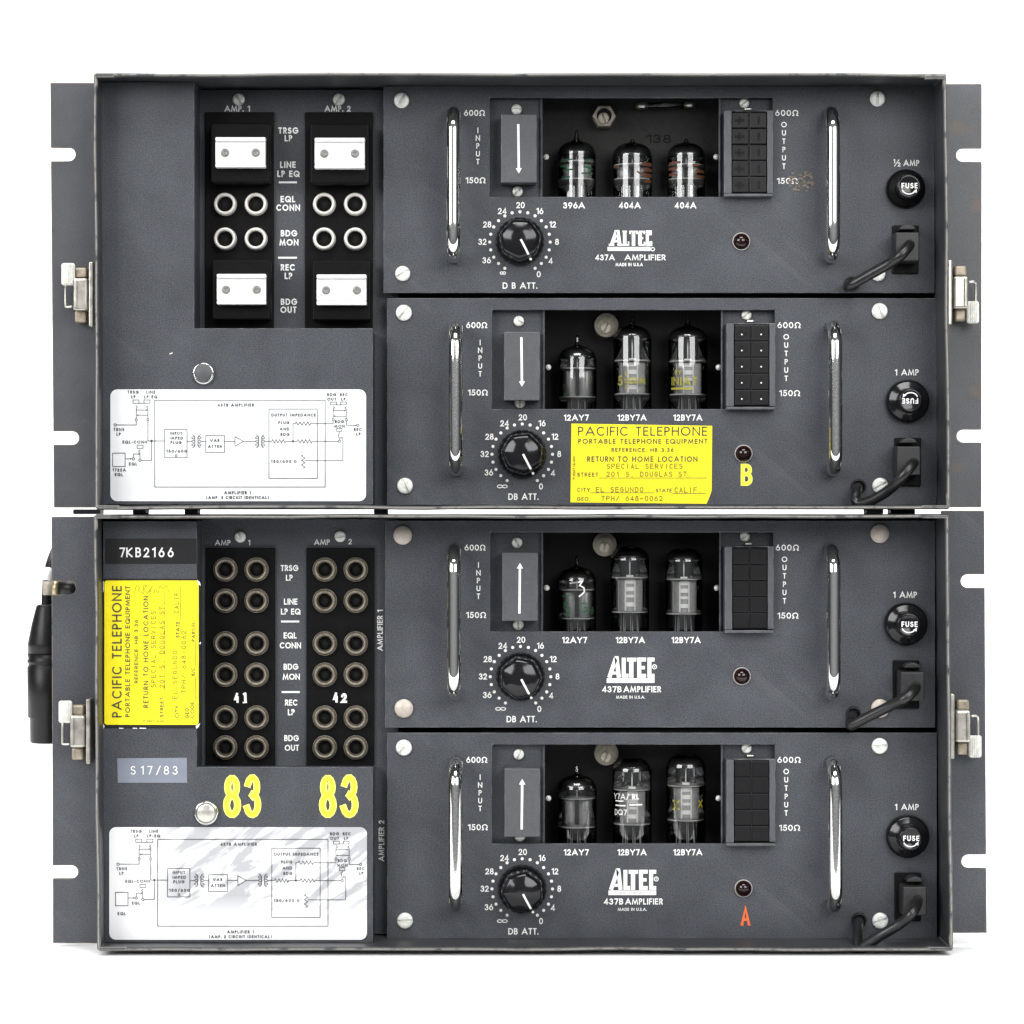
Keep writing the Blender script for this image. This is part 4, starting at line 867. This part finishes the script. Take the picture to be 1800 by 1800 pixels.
def jack_panel(lower):
    f = Frame(418, 892 if not lower else 1652, JP)
    lab = ('jack panel with eight white ringed jacks and a clean diagram, in the upper case' if not lower else
           'jack panel with dull brass jacks, painted 83 twice, in the lower case')
    root = thing('jack_panel', lab, 'jack panel', f.o, 'jack panels left of the amplifiers')
    oy = 0 if not lower else 770
    # L shaped blank plate
    top, step, bot = (143.5, 577, 887) if not lower else (916, 1348, 1657)
    l, m_, r = (176, 341.5, 655.5) if not lower else (181, 346, 655.5)
    mb = MB(); mb.plate([l, m_, r], [top, step, bot], lambda i, j: i == 1 and j == 0, f.p, JP, JP-.0025); pl = mb.build('blank_plate', PAINT, root, .00035)
    mb = MB(); a = f.p(m_-6, step, JP-.0026); 
    x0 = f.p(m_, 0, JP)[0]; z0 = f.p(0, step, JP)[2]; x1 = f.p(r, 0, JP)[0]; zb = f.p(0, bot, JP)[2]; zt = f.p(0, top, JP)[2]
    ya, yb = f.p(0, 0, JP-.0027)[1], f.p(0, 0, JR+.0001)[1]
    mb.box((x0-.0014, ya, z0-.0014), (x0, yb, zt)); mb.box((x0-.0014, ya, z0-.0030), (x1-.0001, yb, z0-.0016)); mb.box((x1-.0016, ya, zb), (x1-.0001, yb, z0-.0032)); mb.build('folded_edge', PAINT, root)
    # recessed jack plate
    mb = MB(); ubox(mb, f, 325, 158 if not lower else 913, 700, 889 if not lower else 1641, JR, JR-.002); mb.build('jack_plate', PAINT, root)
    fields = ((360.5, 481.5), (536, 655.5)) if not lower else ((362, 483.5), (538.5, 658))
    v0, v1 = (197, 582) if not lower else (963, 1352)
    for a, b in fields:
        mb = MB(); ubox(mb, f, a, v0, b, v1, JR+.0020, JR+.0001); mb.build('jack_strip', BLACK, root, .0003)
    TJ = f.at(JR+.00015); TP = f.at(JP+.00015)
    mb = MB()
    if not lower:
        L_ = [('TRSG', 507, 229.5), ('LP', 507, 243), ('LINE', 506, 289.5), ('LP EQ', 507, 305.5), ('EQL', 506, 350), ('CONN', 506.5, 365), ('BDG', 508, 410), ('MON', 508, 426), ('REC', 506, 470), ('LP', 507, 485), ('BDG', 508, 530.5), ('OUT', 507, 544.5)]
        bars = ((490, 522, 320.5), (489, 522, 453))
        for s_, u, v in L_: text(mb, s_, u, v, 11.2, TJ, .20, None, .16, xs=.92)
        for a, b, v in bars: mb.ribbon([(a, v), (b, v)], 3.2, TJ, cap=False)
        mb.build('jack_lettering', WHITEP, root); mb = MB()
        text(mb, 'AMP. 1', 417, 191, 10.5, TJ, .19, 45); mb.build('heading_lettering', WHITEP, root); mb = MB(); text(mb, 'AMP. 2', 593.5, 191, 10.5, TJ, .19, 46)
    else:
        L_ = [('TRSG', 509, 998.5), ('LP', 508.5, 1015.5), ('LINE', 511, 1057.5), ('LP EQ', 511, 1075), ('EQL', 510, 1117), ('CONN', 510.5, 1134.5), ('BDG', 511.5, 1172), ('MON', 512, 1189.5), ('REC', 512, 1235), ('LP', 512, 1252), ('BDG', 512.5, 1297.5), ('OUT', 513, 1314.5)]
        bars = ((494, 526, 1092.5), (495, 527, 1216.5))
        for s_, u, v in L_: text(mb, s_, u, v, 10.6, TJ, .185, None, .10, xs=.92)
        for a, b, v in bars: mb.ribbon([(a, v), (b, v)], 3.2, TJ, cap=False)
        mb.build('jack_lettering', WHITEP, root); mb = MB()
        text(mb, 'AMP', 391.5, 954, 9.6, TJ, .15); text(mb, '1', 438, 954, 9.6, TJ, .15); mb.build('heading_lettering', WHITEP, root); mb = MB(); text(mb, 'AMP', 566, 953, 9.6, TJ, .15); text(mb, '2', 615.5, 952, 9.6, TJ, .15)
        mb.build('heading_lettering', WHITEP, root); mb = MB()
        text(mb, 'AMPLIFIER 1', 668, 1108, 10, TJ, .17, 72, rot=90); mb.build('side_lettering', WHITEP, root); mb = MB(); text(mb, 'AMPLIFIER 2', 670.5, 1478, 10, TJ, .17, 72, rot=90)
    mb.build('heading_lettering' if not lower else 'side_lettering', WHITEP, root)
    if not lower: mb = MB(); mb.ribbon([(299, 622), (302.5, 620.5)], 1.8, TP); mb.build('paint_chip', WHITEP, root)
    sc_ = ((420, 175.5, 120), (596, 175.5, 55)) if not lower else ((422.5, 944, 105), (598, 943, 5))
    for u, v, a in sc_: screw_mb(f, u, v, JR, 11 if not lower else 10, a, .0016).build('screw', SCREW, root)
    if not lower:
        for u in (396, 450, 570, 624.5):
            for v in (359, 420): jack(f, root, u, v, True)
    else:
        for u in (396, 451, 571, 625.5):
            for v in (1001, 1056, 1131, 1186, 1261.5, 1314): jack(f, root, u, v, False)
        mb = MB(); B_ = f.at(JR+.0022)
        for q, vv, dig in ((416, 1227, '1'), (590, 1226.5, '2')):
            mb = MB(); mb.ribbon([(q+1, vv-8.5), (q-2.6, vv+2), (q+2.6, vv+2.2)], 4.0, B_, cap=.3); mb.ribbon([(q+1.6, vv-3), (q+1.6, vv+8)], 4.0, B_, cap=.2)
            if dig == '1': mb.ribbon([(431, 1218.5), (431.5, 1234.5)], 4.6, B_, cap=.2); mb.ribbon([(428.5, 1220), (431, 1218.5)], 3, B_); mb.ribbon([(426.8, 1235), (434, 1234.5)], 2.4, B_, cap=.2)
            else: glyph(mb, '2', 599.5, 610, 1218.5, 1235.5, 4.0, B_)
            mb.build('painted_number', WHITEP, root)
    # push button
    u, v, R = (358, 656.5, 20) if not lower else (363, 1428.5, 22)
    c = f.p(u, v, JP); mb = MB()
    mb.lathe([(R*S, 0), (R*S, .0010), ((R-2)*S, .0022), ((R-4)*S, .0026), ((R-5.2)*S, .0020)], c, n=40); pb = mb.build('push_button', CHROME, root)
    mb = MB(); mb.lathe([((R-4.5)*S, .0005), ((R-5)*S, .0030), ((R-8)*S, .0034), (0, .0035)], c, n=40); mb.build('button_cap', PLUGP if not lower else NICKEL, pb)
    # diagram plate
    a, b, c_, d_ = (194, 684.5, 643.5, 881) if not lower else (192, 1454, 645, 1652)
    q = [f.p(uu, vv, JP+.0004) for uu, vv in rounded(a, b, c_, d_, 12)]; ce = f.p((a+c_)/2, (b+d_)/2, JP+.0004)
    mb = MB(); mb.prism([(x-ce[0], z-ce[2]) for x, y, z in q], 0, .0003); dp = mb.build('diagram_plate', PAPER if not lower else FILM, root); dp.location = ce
    ink = MB(); lt = MB(); FD = lambda uu, vv, e=0.0: tuple(f.p(uu, vv, JP+.0006+e)[k]-ce[k] for k in range(3))
    diagram(ink, lt, FD, 0 if not lower else 5, 0 if not lower else 772, lower)
    ink.build('circuit_lines', INKT, dp); lt.build('diagram_lettering', INK if not lower else INKT, dp)
    if lower:
        mb = sheet(f, [(185, 947), (345.5, 947), (345.5, 991), (185, 991)], JP+.0003); tp = mb.build('black_label', TAPEB, root)
        mb = MB(); x = 209
        for ch, xx in zip('7KB2166', (215, 227.5, 243, 257.5, 270.5, 284, 300)): text(mb, ch, xx, 971, 17, f.at(JP+.0005), .15, None, xs=.95)
        mb.build('embossed_lettering', WHITEP, tp)
        mb = sheet(f, [(206, 1333), (328.5, 1332), (329, 1376), (207, 1376)], JP+.0003); tp = mb.build('grey_label', TAPEG, root)
        mb = MB()
        for ch, xx in zip('S17/83', (234, 250, 263.5, 278.5, 292.5, 308)): text(mb, ch, xx, 1354, 15, f.at(JP+.0005), .11, None, xs=1.0)
        mb.build('embossed_lettering', WHITEP, tp)
        # 83 painted twice
        for us_ in ((392, 424, 429, 460), (560.5, 592, 599, 631)):
            painted('8', us_[0], us_[1], 1362, 1438, 12.5, f.at(JP+.0002), root, YPAINTL, YPAINT, 'painted_number'); painted('3', us_[2], us_[3], 1361, 1438, 12, f.at(JP+.00025), root, YPAINTL, YPAINT, 'painted_number')
        # yellow address sticker on a dark backing
        mb = sheet(f, [(182, 1017), (350, 1018), (352, 1030), (351.5, 1280), (182, 1280)], JP+.0003); bk = mb.build('sticker_backing', TAPEB, root)
        mb = sheet(f, rounded(183.5, 1020.5, 349, 1274, 5, 4), JP+.0005); st = mb.build('yellow_sticker', YELLOW, root)
        k = MB(); t = MB(); F = f.at(JP+.00068)
        def vt(mbx, s_, u, va, vb, h, wt=.165, tr=.22, mono=0): text(mbx, s_, u, (va+vb)/2, h, F, wt, vb-va, tr, mono, 90)
        vt(k, 'PACIFIC TELEPHONE', 205.5, 1030, 1261, 17, .14); vt(k, 'PORTABLE TELEPHONE EQUIPMENT', 224.5, 1030, 1260.5, 8.4); vt(k, 'REFERENCE. HB 3.36', 239.5, 1089.5, 1201, 6.6); vt(k, 'RETURN TO HOME LOCATION', 256.5, 1047.5, 1244, 9)
        vt(k, 'STREET', 284, 1226, 1261, 6.8); vt(k, 'CITY', 311, 1240, 1262, 6.8); vt(k, 'STATE', 312.5, 1092.5, 1121, 6.6); vt(k, 'GEO.', 328.7, 1242.5, 1262, 6.6); vt(k, 'CODE', 338, 1234, 1262, 6.6); vt(k, 'R/C', 339.5, 1174, 1187.5, 6.4); vt(k, 'PARCEL', 340, 1092.5, 1127.5, 6.6)
        for u, a_, b_ in ((289.8, 1037, 1220), (314.6, 1160, 1235), (317, 1030, 1090), (343.5, 1130, 1172), (343.5, 1190, 1232)): k.ribbon([(u, a_), (u, b_)], .8, F)
        text(k, 'P-2267 (6-60)', 271, 1267.5, 3.4, F, .16, 38, .1)
        vt(t, 'SPECIAL SERVICES', 269.5, 1072.5, 1210, 9, .15, mono=.92); vt(t, '201 S. DOUGLAS ST.', 284.5, 1056, 1211, 9, .15, mono=.92); vt(t, 'EL SEGUNDO', 307.5, 1142.5, 1230, 9, .15, mono=.92); vt(t, 'CALIF', 310, 1040, 1079, 9, .15, mono=.92); vt(t, 'TPH/ 648-0062', 323, 1107.5, 1220, 9, .15, mono=.92)
        t.ribbon([(236, 1043), (240, 1029), (246, 1032), (243, 1038), (252, 1044), (252, 1030), (258, 1029), (253, 1036), (259, 1043), (268, 1030), (263, 1040), (272, 1041), (270, 1035), (278, 1042), (281, 1030), (287, 1036), (292, 1029), (298, 1043)], .9, F)
        k.build('sticker_print', INK, st); t.build('typed_address', TYPE, st)
        # torn paper at the sticker edge
        mb = MB(); E = f.at(JP+.0006)
        for pts in ([(346, 1019), (351, 1023), (353, 1030), (350, 1028)], [(344, 1276), (352, 1271), (349, 1278), (345, 1281)], [(349.5, 1131), (353.5, 1128), (352, 1133)], [(181.5, 1272), (184, 1277), (182, 1281)]): mb.poly(pts, E)
        for (a_, b_) in ((210, 216), (234, 240), (246, 256)): mb.ribbon([(a_, 1280), (b_, 1280.3)], 1.6, E)
        mb.ribbon([(181.7, 1022), (181.7, 1040)], 1.0, E); mb.build('torn_paper', ALU, st)
    return root, f
jpU, fJU = jack_panel(False)
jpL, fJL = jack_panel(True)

# ================================================================== looping plugs in the upper jack panel
def loop_plug(u0, v0, u1, v1, label):
    cu, cv = (u0+u1)/2, (v0+v1)/2; f = Frame(cu, cv, JR+.004); root = thing('looping_plug', label, 'looping plug', f.o, 'white and black looping plugs')
    mb = MB(); ubox(mb, f, u0-8, v0-25, u1+8, v1+27, JR+.016, JR+.0042); mb.build('plug_body', BLACK, root, .0009, 3)
    mb = MB(); ubox(mb, f, u0, v0+7.4, u1, v1-7.4, JR+.021, JR+.0161); bar = mb.build('white_bar', ALUG, root, .0003)
    for q0, q1 in ((v0, v0+7), (v1-7, v1)): mb = MB(); ubox(mb, f, u0, q0, u1, q1, JR+.0226, JR+.0161); mb.build('bar_ridge', ALU, bar, .0004)
    for q in (-27, 27):
        mb = MB(); c = f.p(cu+q, cv+1, JR+.021); mb.lathe([(7.2*S, 0), (7.2*S, .0003), (6*S, .0006), (3.2*S, .0004), (0, .0003)], c, n=20); mb.build('bar_screw', BARSCREW, root)
loop_plug(378.5, 241, 466.5, 294, 'looping plug in the left jack strip, uppermost pair, by the TRSG lettering')
loop_plug(553, 242, 641, 296, 'looping plug in the right jack strip, uppermost pair, under AMP. 2')
loop_plug(381, 481.5, 467.5, 535, 'looping plug in the left jack strip, below the ringed jacks, by REC lettering')
loop_plug(556.5, 482.5, 644, 536, 'looping plug in the right jack strip, below the ringed jacks, next to the amplifiers')

# ================================================================== cable connector behind the lower left flange
fX = Frame(82, 1180, -.03); xr = thing('cable_connector', 'black cable connector hanging behind the left flange of the lower case', 'connector', fX.o)
dX = -.030; k = S*(D-dX)/D
def zl(v): return fX.p(82, v, dX)
mb = MB(); c = zl(1180); H = lambda v: (1180-v)*k
mb.lathe([(0, H(1306)), (26*k, H(1306)), (29*k, H(1303)), (29.5*k, H(1262)), (33*k, H(1260)), (34*k, H(1172)), (32*k, H(1170)), (32*k, H(1166)), (34*k, H(1164)), (34*k, H(1160)), (32*k, H(1158)), (33.5*k, H(1150))], c, 'z', 36); mb.build('connector_shell', RUBBER, xr)
mb = MB(); mb.lathe([(33*k, H(1150)), (33*k, H(1130)), (26*k, H(1095)), (19*k, H(1068)), (18*k, H(1064)), (12*k, H(1062))], c, 'z', 30); mb.build('strain_relief', RUBBER, xr)
mb = MB(); mb.tube(smooth_path([zl(1066), fX.p(83, 1030, dX), fX.p(90, 990, dX-.004), fX.p(104, 960, dX-.02), fX.p(130, 940, dX-.06)], 8), 9.5*k, 14); mb.build('cable', RUBBER, xr)
mb = MB(); mb.tube([fX.p(82.6, 1022, dX), fX.p(86.5, 1000, dX-.002)], 10.8*k, 16); mb.build('silver_band', ALU, xr)

mb = MB(); mb.tube([fX.p(104, 1034, -.014), fX.p(150, 1034, -.014)], 13*k, 18); mb.build('plug_barrel', RUBBER, xr)
mb = MB(); mb.tube([fX.p(93, 1034, -.014), fX.p(104.5, 1034, -.014)], 13.6*k, 18); mb.build('brass_collar', BRASS, xr)
mb = MB(); mb.tube([fX.p(76, 1034, -.014), fX.p(93.5, 1034, -.014)], 12*k, 18); mb.build('cable_clamp', WASHER, xr)
